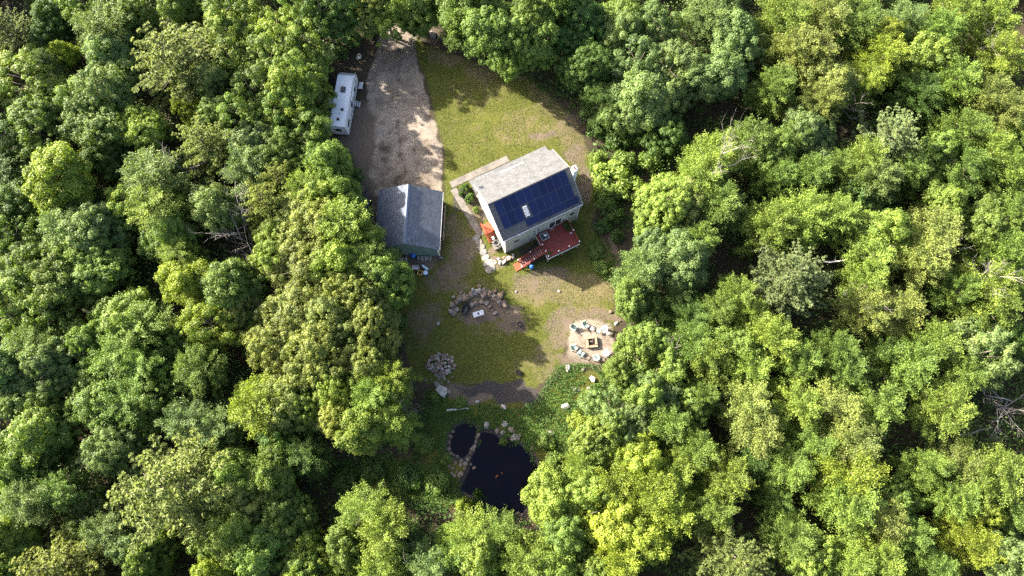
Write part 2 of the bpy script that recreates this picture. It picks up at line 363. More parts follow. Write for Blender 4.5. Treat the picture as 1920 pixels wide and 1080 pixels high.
# ================================================================ SETTING: the land
def axis(lo, hi, step, ext):
    a = np.arange(lo, hi + 1e-6, step); L = lo - np.cumsum(ext); H_ = hi + np.cumsum(ext); return np.concatenate([L[::-1], a, H_])
ext = np.array([2, 3, 5, 8, 14, 25, 45, 80, 150, 300, 600, 1200.])
gx = axis(-34, 28, 0.34, ext); gy = axis(-14, 74, 0.34, ext)
GX, GY = np.meshgrid(gx, gy); GP = np.stack([GX.ravel(), GY.ravel()], 1)
GH = height(GP)
GW = GP + (np.stack([fbm(GP, 2.6), fbm(GP + 60, 2.6)], 1) - .5) * 3.4
GV = np.column_stack([GP, GH]); nx, ny = len(gx), len(gy)
ii = (np.arange(ny - 1)[:, None] * nx + np.arange(nx - 1)[None]).ravel()
GF = np.stack([ii, ii + 1, ii + nx + 1, ii + nx], 1)
LAWN = poly([(775,70),(800,85),(860,105),(1000,150),(1075,220),(1105,290),(1120,360),(1110,420),(1150,480),(1150,560),(1150,620),(1060,640),(1050,690),
  (1000,730),(900,720),(800,720),(770,690),(745,600),(745,560),(770,500),(830,490),(836,420),(832,330),(835,290),(800,150),(780,100)])
def blob(lst, P):
    v = np.zeros(len(P))
    for (px, py, rx, ry, s) in lst:
        x, y = at(px, py); k = 1 / 14.0
        d = np.hypot((P[:, 0] - x) / (rx * k), (P[:, 1] - y) / (ry * k)); v = np.maximum(v, s * sstep(1.25, 0.55, d))
    return v
sl = sdist(GP, LAWN); grass = sstep(-0.8, 0.8, sl)
lake = np.maximum(sdist(GP, POND_L), sdist(GP, POND_S))
green_banks = poly([(800,725),(900,735),(1010,755),(1050,690),(1150,690),(1110,780),(1090,900),(1015,960),(870,965),(800,945),(640,945),(640,870),(790,850)])
grass = np.maximum(grass, 0.75 * sstep(-1.5, 1.5, sdist(GP, green_banks)))
dirt = blob([(690,240,40,75,1),(680,330,45,60,1),(660,270,40,40,1),(830,60,40,30,.5),(1025,248,35,16,.75),(1075,225,40,30,.5),(1085,290,18,40,.8),(1100,340,16,60,.75),
  (1010,520,60,24,.6),(1000,540,40,22,.55),(1040,510,30,18,.7),(915,585,60,30,.9),(960,595,40,30,.75),(870,470,32,46,.8),(850,430,16,70,.5),(900,410,16,40,.8),
  (1050,620,26,50,.7),(1110,610,50,22,.85),(1105,675,55,22,.85),(860,735,45,22,.75),(890,750,40,14,.8),(835,520,60,40,.62),(800,600,44,50,.55),(1030,680,30,40,.45),
  (1155,470,12,60,.7),(770,480,60,30,.8),(690,400,50,60,.7),(1145,590,40,14,.7),(945,492,18,16,.9),(925,465,10,24,.8),(900,380,10,30,.7),(980,955,30,12,.8)], GW)
PATIO = poly([(1064,618),(1072,604),(1100,598),(1148,604),(1152,640),(1150,668),(1120,682),(1080,684),(1062,670)])
soil = blob([(930,735,75,16,1),(975,745,50,16,1),(880,728,40,12,.7),(1000,480,40,16,.8),(690,385,30,60,.5),(870,372,22,30,.9),(975,608,22,14,.45)], GW)
soil = np.maximum(soil, sstep(-1.3, -0.2, lake))
dryv = blob([(1050,170,90,80,.6),(1090,240,60,80,.85),(990,240,90,50,.5),(900,170,80,60,.42),(880,260,60,80,.3),(1080,545,90,40,.85),(1010,540,60,40,.8),(1100,590,60,30,.6),(860,470,40,90,.7),
  (840,110,60,30,.7),(940,130,80,30,.75),(930,610,80,26,.4),(1010,690,60,40,.45),(780,640,50,40,.4),(880,540,80,40,.45),(1130,440,30,80,.5)], GW)
DRIVE = poly([(728,-30),(722,50),(700,100),(683,150),(688,200),(702,230),(698,280),(694,330),(704,362),(725,375),(829,375),(832,340),(834,300),(828,268),(818,238),(805,195),(797,165),(790,130),(783,90),(772,50),(762,20),(760,-30)])
sd_drive = sdist(GP, DRIVE) + (fbm(GP, 2.2) - .5) * 1.6; sd_patio = sdist(GP, PATIO) + (fbm(GP, 1.6) - .5) * .5
gdrive = sstep(-.5, .8, sd_drive) * np.where(GP[:, 0] > -14, 1, 1); gpat = sstep(-.4, .7, sd_patio)
wheel = blob([(720,300,22,70,.5),(735,340,40,30,.45),(760,285,30,20,.35),(690,250,20,60,.5),(712,190,16,40,.4)], GP)
line = blob([(893,447,9,9,1),(899,457,9,9,1),(904,466,9,9,1),(908,476,9,9,1),(913,486,10,9,1),(919,496,14,9,1),(922,503,12,8,1)], GP)
def near_line(px_pts):
    q = poly(px_pts); d = np.full(len(GP), 1e9)
    for a, b in zip(q[:-1], q[1:]):
        e = b - a; t = np.clip(((GP - a) @ e) / (e @ e), 0, 1); d = np.minimum(d, np.hypot(*(GP - a - t[:, None] * e).T))
    return d
rut = near_line([(751, 40), (748, 120), (744, 200), (750, 280), (765, 350)]); rut2 = near_line([(715, 130), (712, 200), (725, 300)])
wheel = np.maximum(wheel, .42 * sstep(.55, .15, rut + (fbm(GP, 1.3) - .5) * .8)); wheel = np.maximum(wheel, .3 * sstep(.6, .2, rut2 + (fbm(GP, 1.3) - .5)))
gravel = np.maximum(np.maximum(gdrive * (1 - wheel), gpat), line * .8)
fc = GF; f_d = gdrive[fc].max(1) > .02; f_p = (gpat[fc].max(1) > .02) & ~f_d
z1 = np.column_stack([grass, dirt, soil, np.ones(len(GP))]); z2 = np.column_stack([dryv, gravel, dryv * 0, np.ones(len(GP))])
def land_piece(name, sel):
    used = np.unique(fc[sel]); remap = np.full(len(GP), -1); remap[used] = np.arange(len(used))
    me = npmesh(name, GV[used], remap[fc[sel]], LAND, smooth=True)
    for nm, arr in (('zone', z1), ('zone2', z2)):
        at_ = me.attributes.new(nm, 'FLOAT_COLOR', 'POINT'); at_.data.foreach_set('color', arr[used].astype(np.float32).ravel())
    o = link(name, me); o['kind'] = 'structure'; return o
land_piece('ground', ~(f_d | f_p)); land_piece('driveway', f_d); land_piece('patio_ground', f_p)
def pond(name, q):
    me = bpy.data.meshes.new(name); c = q.mean(0); q2 = c + (q - c) * 1.04
    me.from_pydata([(x, y, -0.26) for x, y in q2], [], [tuple(range(len(q2)))]); me.update(); me.materials.append(WATER)
    if me.polygons[0].normal.z < 0: me.flip_normals()
    o = link(name, me); o['kind'] = 'structure'; return o
pond('pond_water', POND_L); pond('pond_water', POND_S)

# ================================================================ leaves and trees
def unit(v): return v / np.maximum(np.linalg.norm(v, axis=1, keepdims=True), 1e-9)
def leaf_quads(C, N, ln, wd, tone, T=None):
    n = len(C); Rn = rng.normal(size=(n, 3)) if T is None else T
    T_ = unit(np.cross(N, np.cross(Rn, N))); B = np.cross(N, T_)
    ln = np.asarray(ln).reshape(-1, 1) * np.ones((n, 1)); wd = np.asarray(wd).reshape(-1, 1) * np.ones((n, 1))
    V = np.empty((n, 4, 3)); droop = N * ln * 0.12
    V[:, 0] = C - T_ * ln * .5 - droop; V[:, 1] = C + B * wd * .5 - T_ * ln * .08; V[:, 2] = C + T_ * ln * .5 - droop; V[:, 3] = C - B * wd * .5 - T_ * ln * .08
    return V.reshape(-1, 3), np.arange(n * 4).reshape(-1, 4), tone
def sphere_dirs(n, zmin=-1.0):
    z = rng.uniform(zmin, 1, n); t = rng.uniform(0, 2 * np.pi, n); r = np.sqrt(1 - z * z); return np.stack([r * np.cos(t), r * np.sin(t), z], 1)
def fib_dirs(n, zmin):
    i = np.arange(n) + 0.5; z = 1 - (1 - zmin) * i / n; t = i * 2.39996 + rng.uniform(0, 6.28); r = np.sqrt(np.maximum(0, 1 - z * z)); return np.stack([r * np.cos(t), r * np.sin(t), z], 1)

def crown_puffy(nl, clump_r, per, leaf, flat=1.0, spread=2.35, base=3.2, fill=1.0, inner=1500):
    """rounded leaf clumps of mixed size on several uneven lobes; crown radius ~4, top ~11"""
    L = [(np.array([rng.normal() * .7, rng.normal() * .7, 8.3]), rng.uniform(1.6, 2.3))]
    a0 = rng.uniform(0, 6.28)
    for i in range(nl):
        a = a0 + 2 * np.pi * (i + rng.uniform(-.35, .35)) / nl; d = spread * rng.uniform(.6, 1.3)
        L.append((np.array([d * np.cos(a), d * np.sin(a), 7.6 - .55 * d + rng.normal() * .7]), rng.uniform(1.0, 1.85)))
    for i in range(4):
        a = rng.uniform(0, 6.28); d = rng.uniform(1, 2.9); L.append((np.array([d * np.cos(a), d * np.sin(a), rng.uniform(base + .6, 5)]), rng.uniform(1.1, 1.7)))
    Cs, Ns, Tn, Sz = [], [], [], []
    for li, (c, r) in enumerate(L):
        n = int(11 * r * r * 0.75 * fill / clump_r ** 1.25); D = fib_dirs(n, -0.5) + rng.normal(size=(n, 3)) * .22; D = unit(D)
        P = c + D * r * rng.uniform(.62, 1.22, (n, 1))
        keep = np.ones(n, bool)
        for lj, (c2, r2) in enumerate(L):
            if lj != li: keep &= np.linalg.norm(P - c2, axis=1) > r2 * 0.7
        P, D = P[keep], D[keep]; lt = rng.uniform(-.12, .12)
        for p, d in zip(P, D):
            cr = clump_r * rng.choice([.55, .8, 1.0, 1.35]) * rng.uniform(.85, 1.15); m = int(per * (cr / clump_r) ** 1.7); q = sphere_dirs(m, -.5); q = unit(q + d * .3 + np.array([0, 0, .15]))
            rr = cr * rng.uniform(.55, 1.05, (m, 1)) * (1 + .35 * (rng.random((m, 1)) > .9)); off = q * rr; off[:, 2] *= .8 * flat
            Cs.append(p + off); Ns.append(unit(q * 1.0 + np.array([0, 0, .3]) + rng.normal(size=(m, 3)) * .38))
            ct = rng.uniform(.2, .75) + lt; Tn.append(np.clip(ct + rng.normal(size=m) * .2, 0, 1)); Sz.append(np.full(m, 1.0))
    m = inner
    if m:
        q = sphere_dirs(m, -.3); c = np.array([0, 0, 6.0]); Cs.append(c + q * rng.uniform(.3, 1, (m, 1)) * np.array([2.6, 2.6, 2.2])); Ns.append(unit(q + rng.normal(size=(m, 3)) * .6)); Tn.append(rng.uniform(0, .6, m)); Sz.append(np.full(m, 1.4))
    C = np.concatenate(Cs); N = np.concatenate(Ns); S = np.concatenate(Sz) * rng.uniform(.7, 1.3, len(C))
    return leaf_quads(C, N, leaf * S, leaf * .74 * S, np.concatenate(Tn))
def crown_spray(nb, leaf, per, lift=0.25, tip=1.0):
    """layered leaf sprays at the ends of radial boughs"""
    Cs, Ns, Tn = [], [], []
    for k in range(nb):
        z = rng.uniform(3.6, 10.2); f = (z - 3.2) / 7.4; rmax = 4.1 * math.sqrt(max(0.05, 1 - f ** 2.3)) * rng.uniform(.78, 1.12)
        a = k * 2.39996 + rng.normal() * .25; d = np.array([np.cos(a), np.sin(a), lift + .5 * f]); d /= np.linalg.norm(d)
        nsp = max(2, int(rmax / 0.75)); ct = rng.uniform(.2, .8)
        for s in range(nsp):
            t = (s + 1) / nsp; side = rng.normal() * .5 * t; p = np.array([0, 0, z - .25 * rmax]) + d * rmax * t + np.array([-d[1], d[0], 0]) * side + rng.normal(size=3) * .12
            m = int(per * (0.6 + .6 * t)); L, Wd, th = .62 * tip, .42, .14
            u = rng.normal(size=m) * .55; v = rng.normal(size=m) * .5 * (1 - .35 * np.abs(u)); w = rng.normal(size=m)
            sd_ = np.array([-d[1], d[0], 0]); up = np.cross(d, sd_) * -1; up = up if up[2] > 0 else -up
            Cs.append(p + np.outer(u, d) * L * 1.25 + np.outer(v, sd_) * Wd * 1.5 + np.outer(w, up) * th - np.outer(np.maximum(u, 0) ** 2, [0, 0, .25]))
            Ns.append(unit(up + d * .25 + rng.normal(size=(m, 3)) * .42)); Tn.append(np.clip(ct + rng.normal(size=m) * .2 + .1 * u, 0, 1))
    C = np.concatenate(Cs); N = np.concatenate(Ns); S = rng.uniform(.7, 1.25, len(C))
    return leaf_quads(C, N, leaf * S, leaf * .66 * S, np.concatenate(Tn))
def crown_pine(nw, leaf):
    Cs, Ns, Ts, Tn = [], [], [], []
    for w in range(nw):
        f = w / (nw - 1); z = 2.4 + 8.4 * f; rmax = 4.2 * (1 - f) ** .62 + .45
        nb = int(8 - 3 * f)
        for b in range(nb):
            a = 2 * np.pi * b / nb + w * 1.3 + rng.normal() * .22; L = rmax * rng.choice([.6, .85, 1.0, 1.18]); up = .22 + .55 * f
            d = np.array([np.cos(a), np.sin(a), up]); sd_ = np.array([-np.sin(a), np.cos(a), 0]); ct = rng.uniform(.3, .75)
            ns = max(3, int(L / .26))
            for s in range(ns):
                t = (s + .7) / ns
                if t < .25: continue
                width = L * .26 * (1 - t) ** .7 + .10; nt = 2 + int(width * 6)
                for j in range(nt):
                    o = rng.uniform(-1, 1) * width; p = np.array([0, 0, z]) + d * L * (t - .25 * abs(o) / L) + sd_ * o + np.array([0, 0, .12 * t * t * L + rng.normal() * .06])
                    dirn = unit((d + sd_ * np.sign(o) * .6 * abs(o) / (width + .01) + np.array([0, 0, .35]))[None])[0]; m = 13
                    Q = unit(dirn + rng.normal(size=(m, 3)) * .42)
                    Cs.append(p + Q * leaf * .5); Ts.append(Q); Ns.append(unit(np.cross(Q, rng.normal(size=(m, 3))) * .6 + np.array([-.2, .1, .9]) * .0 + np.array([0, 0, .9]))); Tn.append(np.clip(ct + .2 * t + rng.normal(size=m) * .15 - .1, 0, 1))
    C = np.concatenate(Cs); S = rng.uniform(.75, 1.2, len(C))
    return leaf_quads(C, np.concatenate(Ns), leaf * S, leaf * .34 * S, np.concatenate(Tn), np.concatenate(Ts))
def trunk_mesh(kind, seed):
    r = random.Random(seed); mb = MB()
    if kind == 'pine':
        mb.tube([(0, 0, -.6), (0, 0, 3), (.05, 0, 7), (0, .05, 11)], [.26, .2, .13, .03], 7)
        for k in range(22):
            z = 2.5 + 8 * k / 22; a = k * 2.4; L = 3.6 * (1 - k / 24) ** .8
            mb.tube([(0, 0, z), (L * .5 * math.cos(a), L * .5 * math.sin(a), z + .25), (L * math.cos(a), L * math.sin(a), z + .35)], [.06, .04, .012], 4)
    else:
        mb.tube([(0, 0, -.6), (.08, .05, 1.5), (r.uniform(-.2, .2), r.uniform(-.2, .2), 4), (r.uniform(-.4, .4), r.uniform(-.4, .4), 7), (0, 0, 9.3)], [.30, .22, .17, .11, .03], 7)
        for k in range(11):
            a = k * 2.4 + r.uniform(-.3, .3); z = 2.8 + 4.6 * k / 11; L = r.uniform(2.4, 3.4) * (1 - .03 * k)
            mb.tube([(0, 0, z), (L * .4 * math.cos(a), L * .4 * math.sin(a), z + .8), (L * math.cos(a + .15), L * math.sin(a + .15), z + 1.9)], [.09, .06, .015], 4)
    return mb.mesh('trunk', BARK, smooth=True)

PROTO = {'puffy': [], 'open': [], 'fine': [], 'spray': [], 'pine': []}
def proto(kind, quads, m):
    PROTO[kind].append((npmesh('crown', quads[0], quads[1], m, quads[2]), trunk_mesh(kind, len(PROTO[kind]))))
for i in range(7): proto('puffy', crown_puffy(7 + i % 3, .58 + .06 * (i % 3), 165, .215), LEAF)
for i in range(4): proto('open', crown_puffy(7 + i % 2,   .62, 150, .215, spread=2.8, fill=.38, inner=0), LEAF)
for i in range(4): proto('fine', crown_puffy(9 + i % 2,   .42, 92, .175, spread=2.6), LEAF)
for i in range(6): proto('spray', crown_spray(74 + 6 * i, .20, 68, lift=.1 + .06 * i), LEAF)
for i in range(3): proto('pine', crown_pine(13 + i, .30), NEEDLE)

COLR = {'M': (.100, .156, .030), 'Y': (.130, .188, .033), 'L': (.154, .206, .025), 'B': (.106, .158, .050), 'D': (.054, .100, .019),
        'O': (.140, .172, .044), 'P': (.166, .202, .062), 'Q': (.144, .184, .082)}
CNAME = {'M': 'mid green', 'Y': 'light yellow-green', 'L': 'bright lime green', 'B': 'blue-green', 'D': 'dark green', 'O': 'olive green', 'P': 'pale yellowish', 'Q': 'pale grey-green'}
T = """15 55 42 Q|100 15 36 D|112 42 30 D|45 150 55 Y|82 122 26 B|75 195 50 M|75 245 45 M|112 95 22 L|85 72 30 D|185 48 55 M|242 28 40 M|200 95 46 B|190 160 62 B|150 188 48 M|182 225 58 M
325 105 74 P|395 135 40 B|450 60 48 Y|430 112 44 M|520 48 50 Y|572 78 46 Y|500 112 54 Y|544 138 54 Y|550 152 46 Y|596 186 24 Y|470 170 46 M|530 188 48 Y|450 215 44 M|402 214 32 B|520 212 44 M
270 236 45 Y|356 210 22 L|382 272 48 P|480 265 46 B|464 320 44 B|512 300 44 M|115 330 64 L|292 332 52 B|200 290 40 D|20 262 50 D|10 330 46 D|560 252 42 M|622 308 40 M|532 345 40 P|572 358 44 Y|420 18 46 M|335 8 40 M|150 -5 44 M
30 380 50 D|122 386 48 D|22 440 44 M|130 430 48 B|190 430 50 B|160 472 50 M|60 492 56 M|40 545 50 M|122 532 52 M|190 502 50 M|250 382 44 Y|300 400 56 Y|312 442 44 M|340 482 36 Y|402 394 40 B|502 380 42 P
512 422 36 Y|560 402 58 O|602 442 56 O|522 470 44 Y|570 502 56 O|352 530 46 L|432 542 48 M|392 602 52 L|442 592 38 O|90 582 56 M|30 602 56 M|72 642 48 M|230 602 50 M|282 622 52 M|232 662 52 M|182 650 44 M|282 682 48 M|102 684 52 B|32 692 54 B|380 692 46 M|342 644 34 D
558 592 68 O|520 642 56 O|602 652 62 O|560 692 52 O|642 602 54 O|686 562 48 O|700 622 50 O|640 502 52 Y|630 402 52 Y|644 372 32 M|662 440 50 Y|700 500 46 M|716 540 44 M|652 545 46 O|690 690 52 O|652 738 48 Y|716 745 44 M|738 712 40 Y|690 798 54 Y|745 792 38 Y|640 795 40 O
30 742 50 B|82 762 46 M|60 822 56 M|102 852 42 D|182 742 54 M|250 752 52 M|302 742 40 M|202 842 54 B|252 800 40 M|352 790 48 B|402 802 42 B|482 762 52 L|532 752 54 O|576 752 48 Y|312 918 92 P|60 940 46 B|40 900 46 M|122 922 38 M|152 972 30 B|202 1002 42 B|180 988 24 Y|15 1002 42 Y|22 1052 42 M|112 1060 60 P|240 1052 46 B|275 1040 40 M
440 880 46 M|462 932 54 O|512 900 44 M|542 962 44 M|422 1002 54 Y|482 1022 50 M|560 1042 44 M|402 1062 42 L|590 1052 46 L|570 852 40 D|520 855 40 D
682 962 48 Y|722 1002 56 Y|662 1022 46 M|762 1022 38 D|800 1062 46 B|712 1062 44 Y|882 1012 48 Y|938 1012 42 Y|900 1062 50 Y|982 1052 50 Y|850 1030 36 M|1032 942 46 Y|1062 992 48 M|1100 922 46 Y|1142 902 54 L|1182 862 50 L|1222 922 56 L|1142 962 56 L|1202 1002 54 L|1252 962 50 L|1042 1062 46 Y|1152 1042 48 L|1262 882 44 Y|1100 1062 40 M
1122 822 46 Y|1092 866 30 Y|1152 772 42 B|1250 792 46 M|1192 830 34 B|1232 742 42 B|1290 760 36 M|1200 790 36 B
1312 742 34 M|1402 752 50 O|1422 802 48 O|1492 762 52 Y|1562 762 54 O|1640 762 48 M|1762 760 54 Y|1602 822 50 O|1522 832 42 M|1302 840 44 M|1362 900 52 Y|1332 952 48 Y|1482 882 46 M|1582 882 60 L|1592 942 60 M|1652 972 44 O|1732 880 42 M|1792 872 42 O|1862 892 56 Y|1782 932 48 M|1842 950 36 L|1880 962 34 M|1372 1040 68 P|1482 1012 46 M|1532 1042 46 Y|1592 1052 44 Y|1642 1052 44 Y|1702 1002 40 M|1812 1012 50 L|1882 1042 52 B|1742 1060 42 M|1452 942 34 D|1420 860 36 D|1690 930 36 M
1302 402 52 O|1312 452 40 M|1352 382 46 M|1442 422 46 Y|1502 412 54 Y|1562 402 44 Y|1622 382 48 D|1652 442 48 Y|1632 482 44 Y|1622 522 42 Y|1742 442 56 O|1722 492 48 O|1782 382 38 M|1862 422 50 M|1882 482 48 M|1842 542 54 Y|1782 540 40 M|1852 582 44 M|1892 400 40 M|1480 530 68 Q|1372 562 40 M|1342 582 36 M|1402 592 34 Y|1622 582 42 O|1682 582 46 O|1442 642 52 Y|1382 652 42 M|1402 692 44 Y|1322 672 46 Y|1562 652 44 M|1502 682 44 M|1582 702 46 M|1742 642 44 Y|1712 682 52 M|1832 662 56 B|1842 622 38 B|1790 700 44 M|1892 640 36 D|1300 602 38 D|1660 660 34 D|1880 540 36 M
1202 502 48 B|1262 472 54 B|1284 506 40 B|1202 562 44 M|1232 622 44 M|1182 662 40 Y|1244 682 42 M|1202 722 42 M|1172 702 36 M|1272 562 36 D|1290 642 40 M|1252 382 52 Y|1302 342 50 Y|1340 300 46 Y
1322 42 46 B|1372 62 46 B|1352 142 44 B|1392 112 38 B|1302 152 40 B|1342 12 40 B|1462 42 52 Y|1542 32 50 O|1602 42 48 M|1482 102 46 O|1522 112 42 O|1552 162 46 O|1532 202 44 O|1452 172 42 M|1642 112 50 L|1662 78 36 L|1618 152 36 L|1482 262 36 M|1522 252 46 B|1402 272 48 M|1452 292 40 M|1672 260 54 Q|1622 302 42 Y|1792 22 46 Y|1762 62 42 M|1742 112 44 Y|1862 42 50 Y|1882 102 44 Y|1782 152 44 M|1842 182 46 O|1882 222 46 O|1802 252 44 M|1702 32 40 B|1722 182 44 D|1852 292 52 Y|1902 262 40 M|1752 302 44 M|1882 332 46 M|1602 332 38 M|1642 332 44 B|1702 322 42 M|1522 322 38 M|1460 338 36 M|1560 312 36 M|1800 318 42 M
930 58 58 M|882 18 50 M|1000 26 48 M|1042 20 44 M|1000 74 50 M|872 42 40 M|1080 60 46 D|1102 132 44 D|1162 56 44 B|1172 20 40 M|1192 112 48 B|1212 168 56 B|1180 206 40 B|1252 130 48 B|1232 58 46 B|1244 192 40 B|960 90 42 M|720 14 48 Y|690 8 42 O|780 6 40 M|648 30 40 D|612 50 44 D|575 20 40 M|1252 252 42 D|1130 190 38 D|830 4 40 M"""
trees = []
for tok in T.replace('\n', '|').split('|'):
    a = tok.split(); trees.append((float(a[0]), float(a[1]), float(a[2]), a[3]))
def tree_geom(px, py, r, code):
    h = (6.2 + r * .092) * rng.uniform(.94, 1.06)
    if code in 'PQ': h *= 1.1
    if code == 'D': h *= .82
    x, y = at(px, py, .66 * h); _, _, dp = to_px(x, y, .66 * h); return x, y, h, r * dp / F_PX
recs = []
for (px, py, r, c) in trees:
    x, y, h, rm = tree_geom(px, py, r, c); recs.append([px, py, r, c, x, y, h, rm])
# trees keep low along the west side of the drive so the lawn stays in sun
for q in recs:
    if 540 < q[0] < 780 and -40 < q[1] < 330: q[6] = min(q[6], 8.6 if q[1] > 95 else 12.5)
    if q[0] == 550 and q[1] == 152: q[6] = 12.5
    if q[0] == 622 and q[1] == 308: q[6] = 11.8
    if q[0] == 644 and q[1] == 372: q[6] = 11.5
    if 560 < q[0] < 660 and q[1] < 60: q[6] = 12.5
    if 590 < q[0] < 790 and 480 < q[1] < 850: q[6] += 2.0
    if 600 < q[0] < 700 and 380 < q[1] < 480: q[6] += 2.6
    if 850 < q[0] < 1110 and q[1] < 150: q[6] += 2.2
# saplings in the remaining gaps
P0 = np.array([[q[4], q[5], q[7]] for q in recs]); fills = 0
cand = np.column_stack([rng.uniform(-72, 72, 6000), rng.uniform(-13, 68, 6000)])
sc_ = sdist(cand, CLEAR)
GAPS = [(280, 520, 34), (1390, 520, 30), (1430, 470, 26), (600, 950, 36), (1880, 760, 40), (1720, 560, 24), (1680, 150, 30), (440, 460, 34), (1600, 240, 28), (620, 100, 26), (1400, 230, 30)]
for (x, y), s in zip(cand, sc_):
    if s > -1.0 or len(recs) >= 296: continue
    d = np.hypot(P0[:, 0] - x, P0[:, 1] - y)
    if (d < P0[:, 2] * .85 + .9).any(): continue
    px, py, dp = to_px(x, y, 4)
    if not (0 < px < 1920 and 0 < py < 1080) or any(math.hypot(px - a, py - b) < c for a, b, c in GAPS): continue
    r = rng.uniform(24, 34); rm = r * dp / F_PX; recs.append([px, py, r, 'D' if rng.random() < .6 else 'M', x, y, rng.uniform(5.5, 7.5), rm])
    P0 = np.vstack([P0, [x, y, rm]])
def kind_of(px, py, r, c):
    if c in 'PQ': return 'pine'
    if c == 'O' and px < 800: return 'fine'
    if 380 < px < 680 and py < 300 and c in 'YM': return 'open'
    if px > 1270 and c != 'B': return 'spray' if rng.random() < .85 else 'puffy'
    if 640 < px and py > 900: return 'spray' if rng.random() < .35 else 'puffy'
    return 'puffy' if rng.random() < .52 else ('open' if rng.random() < .5 else ('fine' if rng.random() < .3 else 'spray'))
LANDM = [('the camper', 640, 190), ('the driveway top', 745, 40), ('the front lawn', 960, 190), ('the garage', 770, 410), ('the house', 990, 380), ('the fire pit', 1108, 642),
         ('the pond', 940, 890), ('the rock pile', 827, 685), ('the top left corner', 0, 0), ('the top right corner', 1920, 0), ('the bottom left corner', 0, 1080), ('the bottom right corner', 1920, 1080),
         ('the left edge', 0, 540), ('the right edge', 1920, 540), ('the lower left edge', 480, 1080), ('the lower right edge', 1440, 1080), ('the upper left edge', 370, 0), ('the upper right edge', 1480, 0),
         ('the dead tree tangle', 440, 450), ('the big grey-green pine', 1480, 530), ('the big pale pine', 312, 918), ('the grey bare treetop', 1368, 292)]
ORD = ['closest', 'second', 'third', 'fourth', 'fifth', 'sixth', 'seventh', 'eighth', 'ninth', 'tenth', 'eleventh', 'twelfth', 'thirteenth', 'fourteenth', 'fifteenth', 'sixteenth', 'seventeenth', 'eighteenth', 'nineteenth', 'twentieth']
tree_objs = []; groups = {}
for q in recs:
    px, py, r, c, x, y, h, rm = q
    k = kind_of(px, py, r, c); cm, tm = random.choice(PROTO[k])
    z = hz(x, y)
    root = bpy.data.objects.new('pine_tree' if k == 'pine' else 'broadleaf_tree', None); COL.objects.link(root); root.empty_display_size = .4
    root.location = (x, y, z); root.rotation_euler = (R(rng.uniform(-3, 3)), R(rng.uniform(-3, 3)), rng.uniform(0, 6.28))
    s = rm / 3.75; root.scale = (s * rng.uniform(.86, 1.14), s * rng.uniform(.86, 1.14), h / 11)
    cr = link('crown', cm, root); tr = link('trunk', tm, root)
    v = rng.uniform(.84, 1.18); hue = rng.normal() * .03
    cr.color = (COLR[c][0] * v * (1 + hue), COLR[c][1] * v, COLR[c][2] * v * (1 - hue), 1)
    root['category'] = 'tree'; root['group'] = 'pine trees of the surrounding wood' if k == 'pine' else 'broadleaf trees of the surrounding wood'
    size = 'large' if r >= 52 else ('medium' if r >= 40 else 'small')
    lm = min(LANDM, key=lambda t: math.hypot(t[1] - px, t[2] - py)); dist = math.hypot(lm[1] - px, lm[2] - py)
    groups.setdefault((size, CNAME[c], 'feathery pine' if k == 'pine' else 'broadleaf tree', lm[0]), []).append((dist, root)); tree_objs.append(root)
for (size, cn, kd, lm), lst in groups.items():
    lst.sort(key=lambda t: t[0])
    for i, (d, o) in enumerate(lst):
        o['label'] = f'{size} {cn} {kd} close to {lm}' if len(lst) == 1 else f'{size} {cn} {kd}, {ORD[min(i, 19)]} such tree from {lm}'

# woods continuing outside the frame: one mass
pts = []
for x in np.arange(-112, 112, 6.2):
    for y in np.arange(-38, 112, 6.2):
        X, Y = x + rng.uniform(-2, 2), y + rng.uniform(-2, 2); px, py, dp = to_px(X, Y, 7)
        if -85 < px < 2005 and -85 < py < 1165: continue
        if px < -520 or px > 2250 or py < -520 or py > 1400: continue
        pts.append((X, Y, 0))
wm = bpy.data.meshes.new('woodland'); wm.from_pydata(pts, [], []); wood = link('woodland', wm); wood['kind'] = 'stuff'
wood['label'] = 'green wood going on beyond the edges of the view'; wood['category'] = 'woodland'
ng = bpy.data.node_groups.new('woodland', 'GeometryNodeTree'); ng.interface.new_socket('Geometry', in_out='INPUT', socket_type='NodeSocketGeometry'); ng.interface.new_socket('Geometry', in_out='OUTPUT', socket_type='NodeSocketGeometry')
N_ = ng.nodes; gi = N_.new('NodeGroupInput'); go = N_.new('NodeGroupOutput'); ip = N_.new('GeometryNodeInstanceOnPoints'); g2 = N_.new('GeometryNodeGeometryToInstance')
seen = []
for o in tree_objs:
    c = o.children[0]
    if c.data not in [s.data for s in seen] and c.data not in [p[0] for p in PROTO['pine']]: seen.append(c)
for c in seen[:6]:
    oi = N_.new('GeometryNodeObjectInfo'); oi.inputs[0].default_value = c; ng.links.new(oi.outputs['Geometry'], g2.inputs[0])
ng.links.new(gi.outputs[0], ip.inputs['Points']); ng.links.new(g2.outputs[0], ip.inputs['Instance']); ip.inputs['Pick Instance'].default_value = True
rv = N_.new('FunctionNodeRandomValue'); rv.data_type = 'FLOAT_VECTOR'; rv.inputs[1].default_value = (0, 0, 6.28); ng.links.new(rv.outputs[0], ip.inputs['Rotation'])
rs = N_.new('FunctionNodeRandomValue'); rs.data_type = 'FLOAT'; rs.inputs[2].default_value = .85; rs.inputs[3].default_value = 1.15; ng.links.new(rs.outputs[1], ip.inputs['Scale'])
ng.links.new(ip.outputs[0], go.inputs[0]); md = wood.modifiers.new('scatter', 'NODES'); md.node_group = ng; wood.color = (.085, .14, .033, 1)

